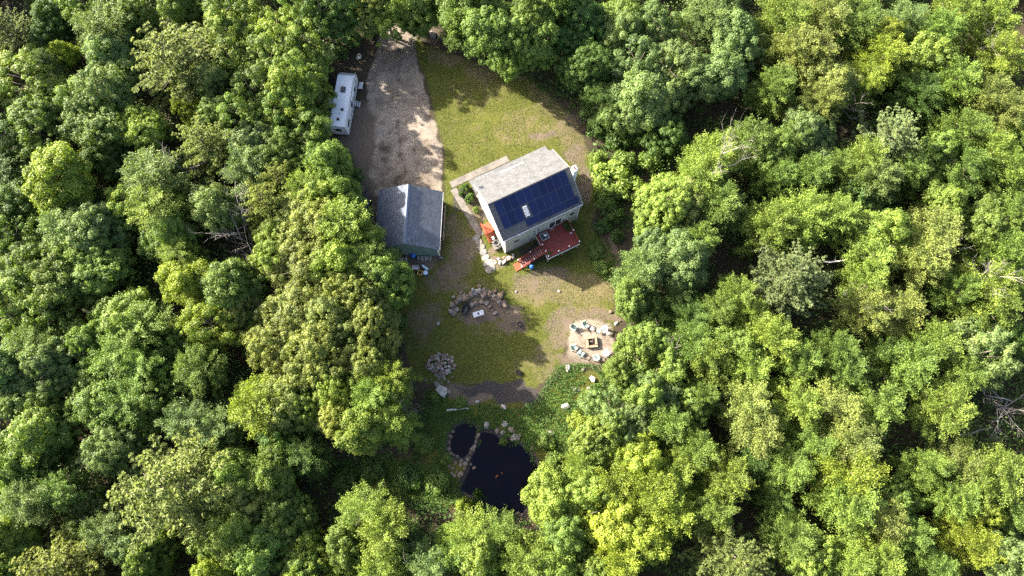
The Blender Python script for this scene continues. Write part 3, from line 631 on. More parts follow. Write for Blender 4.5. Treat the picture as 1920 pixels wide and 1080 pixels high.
# dead trees: bare grey boughs
def dead_mesh(seed, H_=7.0, lean=0.3):
    r = random.Random(seed); mb = MB()
    def bough(p, d, L, rad, depth):
        pts = [p]; q = p.copy(); dd = d.copy()
        for i in range(4):
            dd = (dd + Vector((r.uniform(-.2, .2), r.uniform(-.2, .2), r.uniform(-.1, .15)))).normalized(); q = q + dd * L / 4; pts.append(q.copy())
        mb.tube(pts, [rad, rad * .8, rad * .6, rad * .42, rad * .2], 5 if depth < 2 else 3)
        if depth < 3:
            for k in range(5 if depth == 0 else 4):
                t = r.randint(1, 4); a = Vector((r.uniform(-1, 1), r.uniform(-1, 1), r.uniform(-.1, .6)))
                bough(pts[t].copy(), (dd * .7 + a * .9).normalized(), L * r.uniform(.4, .65), rad * .45, depth + 1)
    bough(Vector((0, 0, -.3)), Vector((lean, lean * .4, 1)).normalized(), H_, .17, 0)
    for k in range(4):
        a = r.uniform(0, 6.28); bough(Vector((lean * 3 * .6, lean * .8, H_ * (.45 + .12 * k))), Vector((math.cos(a), math.sin(a), .25)).normalized(), H_ * .5, .08, 1)
    return mb.mesh('branches', DEADWOOD, smooth=True)
for i, (px, py, zz, s, lab) in enumerate([(260, 282, 7, .8, 'bare grey dead tree beside a pale pine above the blue-green tree'), (345, 312, 7, .9, 'bare dead grey crown left of the small pale pine'),
      (440, 445, 7, 1.1, 'tangle of bare grey dead boughs left of the olive trees'), (470, 510, 6, .9, 'lower bare dead tree under the olive trees left of the garage'),
      (1368, 292, 11.5, .95, 'bare dead treetop sticking out of yellow-green crowns right of the house'), (1880, 745, 5, 1.25, 'grey leafless dead tree in a dark gap by the right edge'),
      (1885, 60, 8, .9, 'bare dead branches among sparse crowns in the top right corner'), (1760, 460, 8, .7, 'bare twigs rising from the pale olive tree near the right edge'), (1315, 705, 7, .7, 'thin bare dead tree right of the fire pit'), (1228, 620, 10, .7, 'thin bare grey tree poking from the wood beside the fire pit'),
      (1645, 548, 10.5, .7, 'small bare grey treetop right of the large grey-green pine'), (1872, 498, 11, .8, 'bare pale twigs showing at the right edge halfway down'), (745, 1012, 10.5, .6, 'bare twigs in the light green trees below the hollow'), (1615, 168, 10.5, .6, 'pale bare bough beside the bright lime tree at upper right'),
      (735, 760, 11.5, .6, 'thin bare twigs in the tree left of the biggest boulder'), (1210, 955, 10.5, .5, 'bare twigs within the bright trees right of the pond'), (535, 60, 10.5, .6, 'bare bough among light trees above the camper')]):
    x, y = at(px, py, zz); t = thing('dead_tree', lab, 'dead tree', (x, y, hz(x, y)), rng.uniform(0, 6.28), 'bare dead trees'); t.scale = (s, s, s * zz / 6.5)
    link('branches', dead_mesh(i, 7.0, .25), t)
def log_thing(p0, p1, z0, z1, r, m, label, name='fallen_log'):
    (x0, y0), (x1, y1) = at(*p0, z0), at(*p1, z1); mb = MB(); n = 6; pts = []
    for k in range(n + 1):
        t = k / n; pts.append((x0 + (x1 - x0) * t + rng.normal() * .06, y0 + (y1 - y0) * t + rng.normal() * .06, z0 + (z1 - z0) * t))
    mb.tube(pts, [r * (1 - .5 * k / n) for k in range(n + 1)], 7)
    for k in (2, 4): mb.tube([pts[k], (pts[k][0] + rng.normal() * .5, pts[k][1] + rng.normal() * .5, pts[k][2] + .4)], [r * .3, r * .1], 4)
    o = mb.build(name, m, smooth=True); return tag(o, label, 'log')
log_thing((1404, 472), (1456, 465), 3.5, 4.2, .17, BIRCH, 'pale fallen birch log caught in the trees right of the house')
log_thing((1548, 492), (1596, 487), 6, 6.5, .13, BIRCH, 'white birch limb showing beside the large grey-green pine')
log_thing((1800, 818), (1862, 802), 1.5, 2.2, .2, DEADWOOD, 'grey fallen trunk in the dark gap by the right edge')
log_thing((838, 770), (880, 766), .2, .25, .16, BIRCH, 'pale weathered log lying above the small pond')
log_thing((1722, 594), (1750, 588), 1, 1.4, .12, DEADWOOD, 'grey broken limb in a dark gap near the right edge')

# shrubs
def shrub_quads(n, leaf):
    C, N, Tn = [], [], []
    for k in range(26):
        d = sphere_dirs(1, -.1)[0]; p = d * np.array([.85, .85, .75]) * rng.uniform(.5, 1) + np.array([0, 0, .25]); m = n // 26
        q = sphere_dirs(m, -.4); C.append(p + q * rng.uniform(.12, .34, (m, 1))); N.append(unit(q * .6 + d * .3 + np.array([0, 0, .5]) + rng.normal(size=(m, 3)) * .5)); Tn.append(np.clip(rng.uniform(.2, .7) + rng.normal(size=m) * .2, 0, 1))
    C = np.concatenate(C); C[:, 2] = np.maximum(C[:, 2], .03); S = rng.uniform(.7, 1.3, len(C)); return leaf_quads(C, np.concatenate(N), leaf * S, leaf * .7 * S, np.concatenate(Tn))
SHRUB = []
for i in range(4):
    qd = shrub_quads(2300, .13); st = MB()
    for k in range(6):
        a = k * 1.05; st.tube([(0, 0, -.15), (.3 * math.cos(a), .3 * math.sin(a), .5), (.6 * math.cos(a), .6 * math.sin(a), .8)], [.03, .02, .008], 4)
    SHRUB.append((npmesh('foliage', qd[0], qd[1], LEAF, qd[2]), st.mesh('stems', BARK)))
def shrub(px, py, rpx, h, c, label, group=None):
    x, y = at(px, py, h * .5); t = thing('shrub', label, 'shrub', (x, y, hz(x, y)), rng.uniform(0, 6.28), group); fm, sm = random.choice(SHRUB)
    s = rpx / 13.8; t.scale = (s, s, h); f = link('foliage', fm, t); v = rng.uniform(.9, 1.1); f.color = (*[k * v for k in COLR[c]], 1); link('stems', sm, t)
G1 = 'shrubs between the house and the wood'
for a in [(1155, 328, 44, 3.4, 'Y', 'big bright round shrub just right of the house'), (1122, 302, 24, 2.2, 'Y', 'bright shrub at the edge of the lawn above the big round shrub'), (1140, 372, 30, 2.6, 'M', 'green shrub right of the chimney below the big round shrub'),
          (1186, 352, 32, 3.2, 'Y', 'yellow-green shrub on the wood side of the big round shrub'), (1175, 300, 28, 2.6, 'M', 'green shrub above the big round shrub at the wood edge'), (1128, 350, 20, 1.8, 'L', 'lime green bush nearest the chimney'),
          (1220, 300, 26, 2.8, 'M', 'shrub in the shade between the big round shrub and the wood'), (1160, 262, 28, 2.4, 'D', 'dark bush at the shaded right edge of the front lawn'), (1120, 240, 24, 1.8, 'D', 'dark low bush at the right end of the lawn shade'),
          (1195, 250, 30, 3, 'D', 'tall dark bush in shade under the blue-green trees'), (1240, 285, 26, 3, 'M', 'green bush under the trees right of the lawn'), (1130, 425, 20, 1.2, 'D', 'dark bush right of the deck nearest the house'), (1150, 400, 24, 1.8, 'D', 'dark bush below the green shrub right of the house'),
          (1118, 470, 18, .9, 'M', 'low green bush beyond the right corner of the deck'), (1130, 500, 18, .9, 'M', 'low green bush in the house shadow right of the deck'), (1158, 440, 16, 1.4, 'D', 'dark bush by the bare strip at the wood edge')]: shrub(*a, G1)
for a in [(872, 352, 11, 1.2, 'D', 'dark foundation bush nearest the walkway corner'), (881, 371, 11, 1.2, 'D', 'middle dark foundation bush along the side wall'), (892, 393, 8, .9, 'M', 'small green foundation bush at the end of the bed'), (865, 363, 7, .8, 'D', 'small dark bush on the walkway side of the bed')]: shrub(*a, 'bushes in the bed beside the house')
for a in [(662, 72, 24, 1.8, 'D', 'added dark bush standing in for shade left of the driveway top'), (694, 56, 22, 1.8, 'D', 'added dark bush standing in for shade at the very top of the driveway'), (636, 96, 24, 1.6, 'D', 'added dark bush standing in for shade above the camper front'), (745, 600, 22, 1.8, 'D', 'dark bush under the olive trees left of the lower lawn'), (655, 330, 30, 2.6, 'D', 'dark bush left of the lower driveway'), (640, 300, 26, 2.4, 'D', 'dark bush below the back of the camper'), (652, 372, 26, 2.2, 'D', 'dark bush left of the garage'),  # first three bushes are added, their dark leaves replacing missing tree shade
          (870, 945, 16, 1.6, 'L', 'lime green bush on the bottom left bank of the pond'), (895, 925, 9, 2.2, 'D', 'narrow dark bush dipping into the pond'), (944, 828, 9, .8, 'M', 'small green bush on the top bank of the large pond'), (838, 860, 12, .9, 'M', 'small green bush left of the small pond'),
          (1022, 828, 20, 1.2, 'M', 'green bush on the right bank above the pond'), (1040, 872, 24, 1.6, 'M', 'broad green bush right of the pond'), (1062, 906, 22, 1.6, 'D', 'dark bush right of the pond under the trees'), (1085, 790, 22, 1.2, 'L', 'bright lime bush below the flat grey rock'), (1100, 745, 18, 1, 'M', 'green bush below the fire pit patio'),
          (795, 832, 22, 1.1, 'M', 'green bush left of the ponds under the tree edge'), (815, 745, 12, .8, 'M', 'small bush left of the big boulder'), (862, 755, 14, .7, 'M', 'low bush right of the big boulder'), (700, 880, 26, 1.5, 'D', 'dark bush in the hollow left of the pond'), (760, 900, 28, 1.4, 'D', 'dark wide bush in the hollow nearer the pond'), (650, 900, 26, 1.6, 'D', 'dark bush at the far left of the hollow'), (820, 905, 24, 1.3, 'M', 'green bush on the left bank of the large pond')]: shrub(*a, 'bushes around the pond and wood edge')

# ================================================================ ground cover (stuff)
def cover(name, label, P, hmax, leaf, colr, per=1, m=LEAF, tilt=.5):
    n = len(P); H0 = height(P); Z = H0 + rng.uniform(.03, 1, n) ** 1.4 * hmax
    N = unit(np.array([0, 0, 1.0]) + rng.normal(size=(n, 3)) * tilt); S = rng.uniform(.6, 1.4, n)
    q = leaf_quads(np.column_stack([P, Z]), N, leaf * S, leaf * .65 * S, np.clip(vnoise(P, 1.2) * .7 + rng.normal(size=n) * .2 + .1, 0, 1))
    o = link(name, npmesh(name, q[0], q[1], m, q[2])); o.color = (*colr, 1); o['kind'] = 'stuff'; o['label'] = label; o['category'] = 'plants'; return o
def scatter(n, x0, x1, y0, y1): return np.column_stack([rng.uniform(x0, x1, n), rng.uniform(y0, y1, n)])
BANK = poly([(800,735),(850,740),(900,760),(960,770),(1005,755),(1045,690),(1075,685),(1150,688),(1125,780),(1110,900),(1020,965),(960,990),(870,965),(800,950),(640,950),(630,865),(780,850),(790,780)])
pp = scatter(150000, -32, 16, -12, 16); sb = sdist(pp, BANK); lk = np.maximum(sdist(pp, POND_L), sdist(pp, POND_S)); cl = fbm(pp, 2.4)
strip = sdist(pp, poly([(893,812),(904,811),(886,862),(876,880),(868,906),(850,895),(832,862),(842,842),(868,860),(880,846)]))
keep = (sb > -.3) & (lk < -.25 + np.maximum(fbm(pp + 20, 1.5) - .5, -.1) * 2.6) & (cl > .36) & (strip < 0); bank = pp[keep]
cover('undergrowth', 'lush low green plants around the pond banks', bank, .5, .17, (.05, .11, .018))
pp = scatter(90000, -74, 74, -14, 70); s = sdist(pp, CLEAR); cl = fbm(pp, 4); keep = (s < -.3) & (cl > .30)
cover('forest_floor_plants', 'dark ferns and seedlings on the shaded wood floor', pp[keep], .9, .42, (.06, .115, .026))
pp = scatter(230000, -74, 74, -14, 70); s = sdist(pp, CLEAR); cl = fbm(pp + 90, 3); keep = (s < -1.5) & (cl > .45)
cover('saplings', 'thin green saplings and brush filling gaps between the trees', pp[keep], 3.6, .30, (.085, .140, .033))
pp = scatter(44000, -1, 26, 20, 62); s = sdist(pp, poly([(960,128),(1110,160),(1200,280),(1215,420),(1190,530),(1130,530),(1098,480),(1118,430),(1112,350),(1090,275),(1068,218),(1000,160)])); cl = fbm(pp, 2); keep = (s > 0) & (cl > .42)
cover('vines', 'green creeping plants on the slope right of the house', pp[keep], .4, .2, (.05, .115, .018))
# lawn tufts
pp = scatter(150000, -22, 17, 10, 66); s = sdist(pp, LAWN); dd = blob([(690,210,45,110,1),(915,585,60,30,1),(960,595,40,30,.8),(1110,640,55,45,1),(930,740,80,22,1)], pp)
hb = np.column_stack([(pp[:, 0] + .93) * .897 + (pp[:, 1] - 27.64) * .4415, -(pp[:, 0] + .93) * .4415 + (pp[:, 1] - 27.64) * .897])
keep = (s > -.3) & (rng.random(len(pp)) > dd) & (fbm(pp, 1.6) > .42) & ~((hb[:, 0] > -.2) & (hb[:, 0] < 11.5) & (hb[:, 1] > -.2) & (hb[:, 1] < 11)); pp = pp[keep]
cover('lawn_grass', 'short patchy lawn grass around the house', pp, .05, .11, (.115, .145, .028), tilt=.7)
def litter():
    pp = scatter(12000, -34, 16, 10, 72); s = sdist(pp, CLEAR); keep = (s > -6) & ((s < 2.0) | (rng.random(len(pp)) < .12)); pp = pp[keep]; n = len(pp)
    q = leaf_quads(np.column_stack([pp, height(pp) + .04]), unit(np.array([0, 0, 1.]) + rng.normal(size=(n, 3)) * .3), .12, .09, rng.random(n))
    o = link('leaf_litter', npmesh('leaf_litter', q[0], q[1], LEAF, q[2])); o.color = (.16, .10, .05, 1); o['kind'] = 'stuff'; o['label'] = 'dry brown leaves and twigs along the wood edge'; o['category'] = 'leaf litter'
litter()

# ================================================================ house
HA = R(26.2); HO = (-.93, 27.64)
def hw(u, v): return HO[0] + u * math.cos(HA) - v * math.sin(HA), HO[1] + u * math.sin(HA) + v * math.cos(HA)
house = thing('house', 'two storey sage house with grey roof and dark solar panels', 'house', (HO[0], HO[1], 0), HA)
HL, HD, HE, HR = 11.1, 8.35, 6.25, 9.05; VR = 4.3
mb = MB(); mb.prism([(0, -.3), (HD, -.3), (HD, HE), (VR, HR - .14), (0, HE)], 'x', 0, HL); mb.build('wall', SIDE_H, house)
mb = MB(); mb.box(-.03, HL + .03, -.03, HD + .03, -.3, .38); mb.build('foundation', CONCG, house)
sl_f = (HR - HE) / VR; sl_b = (HR - HE) / (HD - VR)
def roof_uv(vr):
    def f(co, p): return (co.x, math.hypot(co.y - vr, co.z - HR))
    return f
def slope(name, y0, z0, y1, z1, x0, x1, th, m, parent, vr=VR):
    mb = MB(); mb.prism([(y0, z0), (y1, z1), (y1, z1 + th), (y0, z0 + th)], 'x', x0, x1); return mb.build(name, m, parent, uvfun=roof_uv(vr))
fv = -.12; slope('roof_slope', fv, HE + fv * sl_f, VR, HR, -.3, HL + .3, .10, ROOF_H, house)
bv = HD + .38; slope('roof_slope', bv, HE - .38 * sl_b, VR, HR, -.3, HL + .3, .10, ROOF_H, house)
mb = MB(); mb.prism([(VR - .16, HR - .02), (VR, HR + .13), (VR + .16, HR - .02)], 'x', -.3, HL + .3); mb.build('ridge_cap', ROOF_H, house, uvfun=roof_uv(VR))
# shingle courses on the sun-grazed street slope: butt edges as steps
mb = MB(); n = 34
for k in range(n):
    t0 = k / n; y = fv + (VR - fv) * t0; z = HE + fv * sl_f + (HR - HE - fv * sl_f) * t0 + .10
    y2 = fv + (VR - fv) * (k + 1) / n - .006; z2 = z + (y2 - y) * sl_f
    mb.add([(-.3, y, z + .002), (HL + .3, y, z + .002), (HL + .3, y, z + .026), (-.3, y, z + .026), (-.3, y2, z2 + .004), (HL + .3, y2, z2 + .004)],
           [(0, 1, 2, 3), (3, 2, 5, 4)])
o = mb.build('shingle_courses', ROOF_H, house, uvfun=roof_uv(VR)); o['kind'] = 'stuff'
# trim
mb = MB()
for u in (-.012, HL - .13 + .012):
    mb.box(u, u + .13, -.035, .13, .38, HE - .2)
mb.box(-.03, .0, 0, HD, HE - .3, HE - .12); mb.build('corner_trim', WHITE, house)
mb = MB()
for u0, u1 in ((-.34, -.302), (HL + .302, HL + .34)):
    mb.prism([(fv, HE + fv * sl_f - .1), (VR, HR - .1), (VR, HR + .08), (fv, HE + fv * sl_f + .08)], 'x', u0, u1); mb.prism([(bv, HE - .38 * sl_b - .1), (VR, HR - .1), (VR, HR + .08), (bv, HE - .38 * sl_b + .08)], 'x', u0, u1)
mb.build('rake_board', WHITE, house)
mb = MB(); mb.box(-.3, HL + .3, fv - .09, fv - .004, HE + fv * sl_f - .06, HE + fv * sl_f + .06); mb.build('gutter', GREYM, house)
mb = MB(); mb.tube([(HL - .05, -.3, HE - .3), (HL - .05, -.08, HE - .7), (HL - .05, -.08, .2)], .05, 6); mb.build('downspout', WHITE, house)
# windows: frame > pane
def window(u, z, w, h, parent, side='front', muntin=True, frame_m=WHITE, d=.028):
    if side == 'front': X = Matrix.Translation((u, 0, z))
    elif side == 'gable': X = Matrix.Translation((0, u, z)) @ Matrix.Rotation(R(-90), 4, 'Z')
    mb = MB(); t = .06
    mb.box(-w/2 - t, w/2 + t, -d, -.002, h/2, h/2 + t, X=X); mb.box(-w/2 - t, w/2 + t, -d - .01, -.002, -h/2 - t, -h/2, X=X)
    mb.box(-w/2 - t, -w/2, -d, -.002, -h/2, h/2, X=X); mb.box(w/2, w/2 + t, -d, -.002, -h/2, h/2, X=X)
    if muntin: mb.box(-w/2, w/2, -d + .01, -.012, -.025, .025, X=X)
    f = mb.build('window', frame_m, parent); mb = MB(); mb.box(-w/2, w/2, -.016, -.003, -h/2, h/2, X=X); mb.build('pane', GLASS, f); return f
window(1.76, 3.3, .85, 1.0, house); window(3.95, .95, .8, .75, house); window(4.37, 3.85, .42, .62, house, muntin=False); window(4.95, 3.85, .42, .62, house, muntin=False)
window(10.1, 3.75, .85, 1.15, house)
window(3.3, 5.6, .8, 1.1, house, 'gable'); window(3.4, 2.6, .8, 1.1, house, 'gable'); window(6.2, 4.6, .7, 1.0, house, 'gable')
fr = MB(); fr.box(6.55, 6.65, -.05, -.002, 2.15, 4.3); fr.box(8.45, 8.55, -.05, -.002, 2.15, 4.3); fr.box(6.65, 8.45, -.042, -.002, 4.2, 4.3); fr.box(7.5, 7.58, -.075, -.002, 2.2, 4.2); fr.box(6.65, 8.45, -.07, -.002, 2.13, 2.2)
sd_o = fr.build('sliding_door', WHITE, house); pn = MB(); pn.box(6.65, 7.5, -.03, -.003, 2.2, 4.2); pn.build('pane', GLASS, sd_o); pn = MB(); pn.box(7.58, 8.45, -.04, -.003, 2.2, 4.2); pn.build('pane', GLASS, sd_o)
mb = MB(); mb.cbox(2.25, -.09, 5.55, .55, .18, .4); mb.cbox(2.75, -.06, 5.35, .22, .12, .25); mb.build('meter_box', WHITE, house)
mb = MB(); mb.cbox(8.9, -.12, 3.9, .22, .22, .32); mb.build('wall_lamp', WHITE, house)
mb = MB(); mb.cbox(1.2, -.06, .9, .3, .1, .2); mb.build('vent', GREYM, house)
for u in (4.7, 7.6):
    mb = MB(); mb.box(u - .55, u + .55, fv - .14, fv - .093, HE + fv * sl_f - .05, HE + fv * sl_f); mb.build('gutter_bracket', DARKM, house)
# side door on the gable
mb = MB(); mb.box(-.06, -.003, 3.55 + .9, 4.55 + .9, 1.1, 3.15); dr = mb.build('door', WHITE, house); mb = MB(); mb.cbox(-.09, 4.58, 2.1, .05, .06, .06); mb.build('handle', DARKM, dr)
# chimney chase
ch = MB(); ch.box(HL + .36, HL + .95, 3.25, 3.95, -.2, 9.7); cho = ch.build('chimney', WHITE, house)
ch = MB(); ch.box(HL + .32, HL + .99, 3.21, 3.99, 9.7, 9.78); ch.lathe([(.16, 9.78), (.16, 10.05)], 10, 1, (HL + .65, 3.6, 0)); ch.lathe([(.12, 10.052), (.119, 10.056)], 10, 2, (HL + .65, 3.6, 0)); ch.build('chimney_cap', [WHITE, TERRA, BLACK], cho)
# porch along the back
PE = 3.25; PD = HD + 2.35
mb = MB(); mb.prism([(HD + .002, 4.35), (PD, PE), (PD, PE + .1), (HD + .002, 4.47)], 'x', -.35, HL + .35); mb.build('porch_roof', ROOF_H, house, uvfun=lambda co, p: (co.x, co.y))
mb = MB(); mb.box(3.6, 7.1, HD + .42, HD + .58, HE - .6, HE - .45); mb.build('roof_flashing', WHITE, house)
for u in (.1, 3.6, 7.4, 10.9):
    mb = MB(); mb.box(u, u + .15, PD - .35, PD - .2, -.1, PE + .05); mb.build('porch_post', WHITE, house)
mb = MB(); mb.box(0, HL, HD + .004, PD - .1, -.2, .35); mb.build('porch_floor', TIMBERG, house)
# vent pipe & dish on roof
mb = MB(); X = Matrix.Translation((.35, 7.6, 6.95)) @ Matrix.Rotation(R(55), 4, 'X') @ Matrix.Rotation(R(-30), 4, 'Y')
mb.add([tuple(X @ Vector((.42 * math.cos(t), .34 * math.sin(t), .10 + .0))) for t in [2 * math.pi * i / 14 for i in range(14)]] + [tuple(X @ Vector((0, 0, 0)))], [(i, (i + 1) % 14, 14) for i in range(14)])
d_ = mb.build('satellite_dish', GREYM, house); mb = MB(); mb.tube([(.35, 7.75, 6.55), (.35, 7.6, 6.92)], .035, 6); mb.tube([(.35, 7.6, 6.92), (.15, 7.35, 7.2)], .02, 5); mb.build('dish_arm', DARKM, d_)
# solar panels
tilt = math.atan(sl_f)
def roof_pt(v, up=0.0): return (v, HE + v * sl_f + .10 + up)
pan = MB(); pan.box(-.495, .495, 0, 1.86, 0, .04); pm = pan.mesh('solar_panel', [SOLAR], uvfun=lambda co, p: (co.x, co.y)); 
fr = MB(); fr.box(-.508, -.4955, -.01, 1.87, -.0, .046); fr.box(.4955, .508, -.01, 1.87, 0, .046); fr.box(-.4955, .4955, -.012, -.001, 0, .046); fr.box(-.4955, .4955, 1.861, 1.872, 0, .046)
fm_ = fr.mesh('panel_frame', [FRAMEM])
lp = MB(); lp.box(-.94, .94, 0, .98, 0, .04); lpm = lp.mesh('solar_panel', [SOLAR], uvfun=lambda co, p: (co.x, co.y))
lf = MB(); lf.box(-.955, -.9405, -.01, .99, 0, .046); lf.box(.9405, .955, -.01, .99, 0, .046); lf.box(-.9405, .9405, -.012, -.001, 0, .046); lf.box(-.9405, .9405, .981, .992, 0, .046); lfm = lf.mesh('panel_frame', [FRAMEM])
def panel(u, v0, me, fme):
    y, z = roof_pt(v0, .09); o = link('solar_panel', me, house, (u, y, z)); o.rotation_euler = (tilt, 0, 0); link('panel_frame', fme, o)
c_ = math.cos(tilt)
for k in range(10): panel(.95 + k * 1.025, 4.2 - 1.87 * c_, pm, fm_)
for k in (0, 1, 2, 4, 5, 6, 7, 8, 9): panel(.95 + k * 1.025, 4.2 - 3.78 * c_ - .02, pm, fm_)
for k in range(4): panel(4.35 + k * 1.90, .17, lpm, lfm)
mb = MB(); y, z = roof_pt(2.05, .0)
for k in range(7):
    yy, zz = roof_pt(1.25 + k * .17); mb.box(3.72, 4.3, yy, yy + .14, zz, zz + .14)
mb.build('roof_vent', WHITE, house)  # white ribs stand in for sunlit shingles in the gap, not a real vent

# deck
deck = thing('deck', 'dark red stained deck with white capped posts and stairs', 'deck', (HO[0], HO[1], 0), HA)
DU0, DU1, DV, DZ = 4.6, 9.4, -3.8, 2.1
mb = MB(); k = DU0
y = -.06
while y > DV + .1:
    mb.box(DU0, DU1, y - .135, y, DZ - .04, DZ + rng.uniform(-.004, .004)); y -= .142
o = mb.build('deck_boards', DECK_R, deck); o['kind'] = 'stuff'
mb = MB(); mb.box(DU0, DU1, DV + .02, -.05, DZ - .26, DZ - .05); mb.build('joists', TIMBERG, deck)
mb = MB(); mb.box(DU0 - .05, DU1 + .05, DV - .09, DV - .003, DZ - .28, DZ + .03); mb.box(DU0 - .05, DU0 - .004, DV, -2.95, DZ - .28, DZ + .03); mb.box(DU0 - .05, DU0 - .004, -1.95, -.1, DZ - .28, DZ + .03); mb.build('fascia', WHITE, deck)
posts = [(4.66, -.2), (4.66, -1.95), (4.66, -2.95), (4.66, -3.74), (6.2, -3.74), (7.8, -3.74), (9.34, -3.74), (9.34, -1.97), (9.34, -.2)]
pm_ = MB(); pm_.box(-.055, .055, -.055, .055, -.3, 1.0); pme = pm_.mesh('post', DECK_R); cpm = MB(); cpm.box(-.085, .085, -.085, .085, 1.0, 1.06); cpm.box(-.06, .06, -.06, .06, 1.06, 1.1); cme = cpm.mesh('post_cap', WHITE)
for u, v in posts: p = link('post', pme, deck, (u, v, DZ)); link('post_cap', cme, p)
def rail(u0, v0, u1, v1, z0=DZ, z1=DZ, m=DECK_R):
    a = Vector((u0, v0, z0)); b = Vector((u1, v1, z1)); mb = MB(); dirv = (b - a); L = dirv.length
    nrm = Vector((-dirv.y, dirv.x, 0)).normalized() * .05
    for zz, th in ((.92, .05), (.12, .05)):
        q = [a + nrm, a - nrm, b - nrm, b + nrm]; mb.add([tuple(p + Vector((0, 0, zz))) for p in q] + [tuple(p + Vector((0, 0, zz + th))) for p in q], [(3, 2, 1, 0), (4, 5, 6, 7), (0, 1, 5, 4), (1, 2, 6, 5), (2, 3, 7, 6), (3, 0, 4, 7)])
    n = int(L / .13)
    for i in range(1, n):
        p = a + dirv * i / n; mb.box(p.x - .016, p.x + .016, p.y - .016, p.y + .016, p.z + .17, p.z + .918)
    return mb.build('railing', m, deck)
for i in range(len(posts) - 1):
    if i == 1: continue
    rail(*posts[i], *posts[i + 1])
for u, v in ((4.75, -3.65), (9.25, -3.65), (7.0, -3.65), (9.25, -1.9)):
    mb = MB(); mb.box(u - .07, u + .07, v - .07, v + .07, -.2, DZ - .262); mb.build('support_post', TIMBERG, deck)
NS = 11
tr_ = MB(); tr_.box(-.29, 0, -.48, .48, -.04, 0); tme = tr_.mesh('step', DECK_R); tr_ = MB(); tr_.box(-.305, -.2905, -.48, .48, -.05, .006); tr_.box(-.2904, -.25, -.48, .48, .0005, .006); nme = tr_.mesh('nosing', TIMBERG)
for k in range(NS):
    so = link('step', tme, deck, (DU0 - .06 - k * .30, -2.45, DZ - .175 * (k + 1))); link('nosing', nme, so)
mb = MB()
for v in (-2.97, -1.98):
    mb.add([(DU0 - .06, v, DZ - .35), (DU0 - .06, v, DZ - .06), (DU0 - .06 - NS * .3, v, .1), (DU0 - .06 - NS * .3, v, -.1), (DU0 - .06, v + .045, DZ - .35), (DU0 - .06, v + .045, DZ - .06), (DU0 - .06 - NS * .3, v + .045, .1), (DU0 - .06 - NS * .3, v + .045, -.1)], [(0, 1, 2, 3), (7, 6, 5, 4), (0, 4, 5, 1), (1, 5, 6, 2), (2, 6, 7, 3), (3, 7, 4, 0)])
mb.build('stringer', DECK_R, deck)
mb = MB(); mb.box(.25, 1.22, -3.0, -1.95, -.05, .12); mb.build('sunlit_bottom_landing', ORANGE, deck)  # red deck stain coloured orange here for the sunlight on it
for u, zz in ((2.9, 1.15), (1.05, .12)):
    for v in (-3.0, -1.9):
        p = link('post', pme, deck, (u, v, zz)); link('post_cap', cme, p)
for v in (-3.0, -1.9): rail(1.05, v, 4.6, v, .12, DZ - .02, ORANGE if False else DECK_R)

# things on the deck
def place_h(name, label, cat, u, v, z=0, rz=0, group=None): x, y = hw(u, v); return thing(name, label, cat, (x, y, z), HA + rz, group)
t = place_h('cooler', 'square dark wicker table with white object on the deck', 'table', 5.55, -.85, DZ)
t['label'] = 'square dark low table near the left end of the deck'; t.name = 'low_table'
mb = MB(); mb.box(-.5, .5, -.45, .45, .40, .45); mb.build('tabletop', DARKM, t); mb = MB(); mb.box(-.56, -.502, -.5, .5, .36, .47); mb.box(.502, .56, -.5, .5, .36, .47); mb.box(-.502, .502, -.5, -.452, .36, .47); mb.box(-.502, .502, .452, .5, .36, .47); mb.build('rim', GREYM, t)
for a in (-.48, .48):
    for b in (-.42, .42):
        mb = MB(); mb.cbox(a, b, .18, .05, .05, .36); mb.build('leg', DARKM, t)
x, y = hw(5.7, -.8); t = thing('folded_cloth', 'white crumpled cloth lying on the low dark deck table', 'cloth', (x, y, DZ + .452))
mb = MB(); pts = [(.24 * math.cos(a) * (1 + .25 * math.sin(3 * a)), .2 * math.sin(a) * (1 + .2 * math.cos(2 * a))) for a in [k * .5236 for k in range(12)]]; mb.prism(pts, 'z', 0, .07); mb.build('cloth', WHITE, t)
def pot_plant(u, v, z, s, label, dark=True):
    t = place_h('potted_plant', label, 'potted plant', u, v, z); mb = MB(); mb.lathe([(.13 * s, 0), (.2 * s, .35 * s), (.17 * s, .35 * s), (.15 * s, .3 * s)], 12); mb.build('pot', TERRA, t)
    f = link('foliage', random.choice(SHRUB)[0], t, (0, 0, .3 * s)); f.scale = (.42 * s,) * 3; f.color = (*[k * (.7 if dark else 1) for k in COLR['D' if dark else 'M']], 1)
pot_plant(8.95, -.7, DZ, 1.2, 'dark leafy potted plant by the right deck railing nearest the wall'); pot_plant(9.0, -1.35, DZ, 1.2, 'dark potted plant second along the right deck railing'); pot_plant(4.95, -3.3, DZ, .9, 'small green potted plant in the outer left deck corner', False)
for k, (u, v) in enumerate(((6.85, -.3), (7.1, -.22))):
    t = place_h('planter', ['white round planter at the sliding door, left of two', 'white round planter at the sliding door, right of two'][k], 'planter', u, v, DZ, 0, 'white planters by the sliding door'); mb = MB(); mb.lathe([(.1, 0), (.14, .28), (.12, .28), (.1, .22)], 12); mb.build('pot', WHITE, t); mb = MB(); mb.lathe([(.11, .24), (.02, .25)], 10); mb.build('earth', CHAR, t)
for k, (u, v) in enumerate(((8.95, -1.95), (9.12, -2.02))):
    t = place_h('lantern', ['pale lantern by the right railing, inner of two', 'pale lantern by the right railing, outer of two'][k], 'lantern', u, v, DZ, 0, 'lanterns by the right deck railing'); mb = MB(); mb.cbox(0, 0, .15, .14, .14, .3); mb.build('body', TIMBER, t); mb = MB(); mb.lathe([(.1, .3), (.03, .4)], 8); mb.build('lid', WHITE, t)
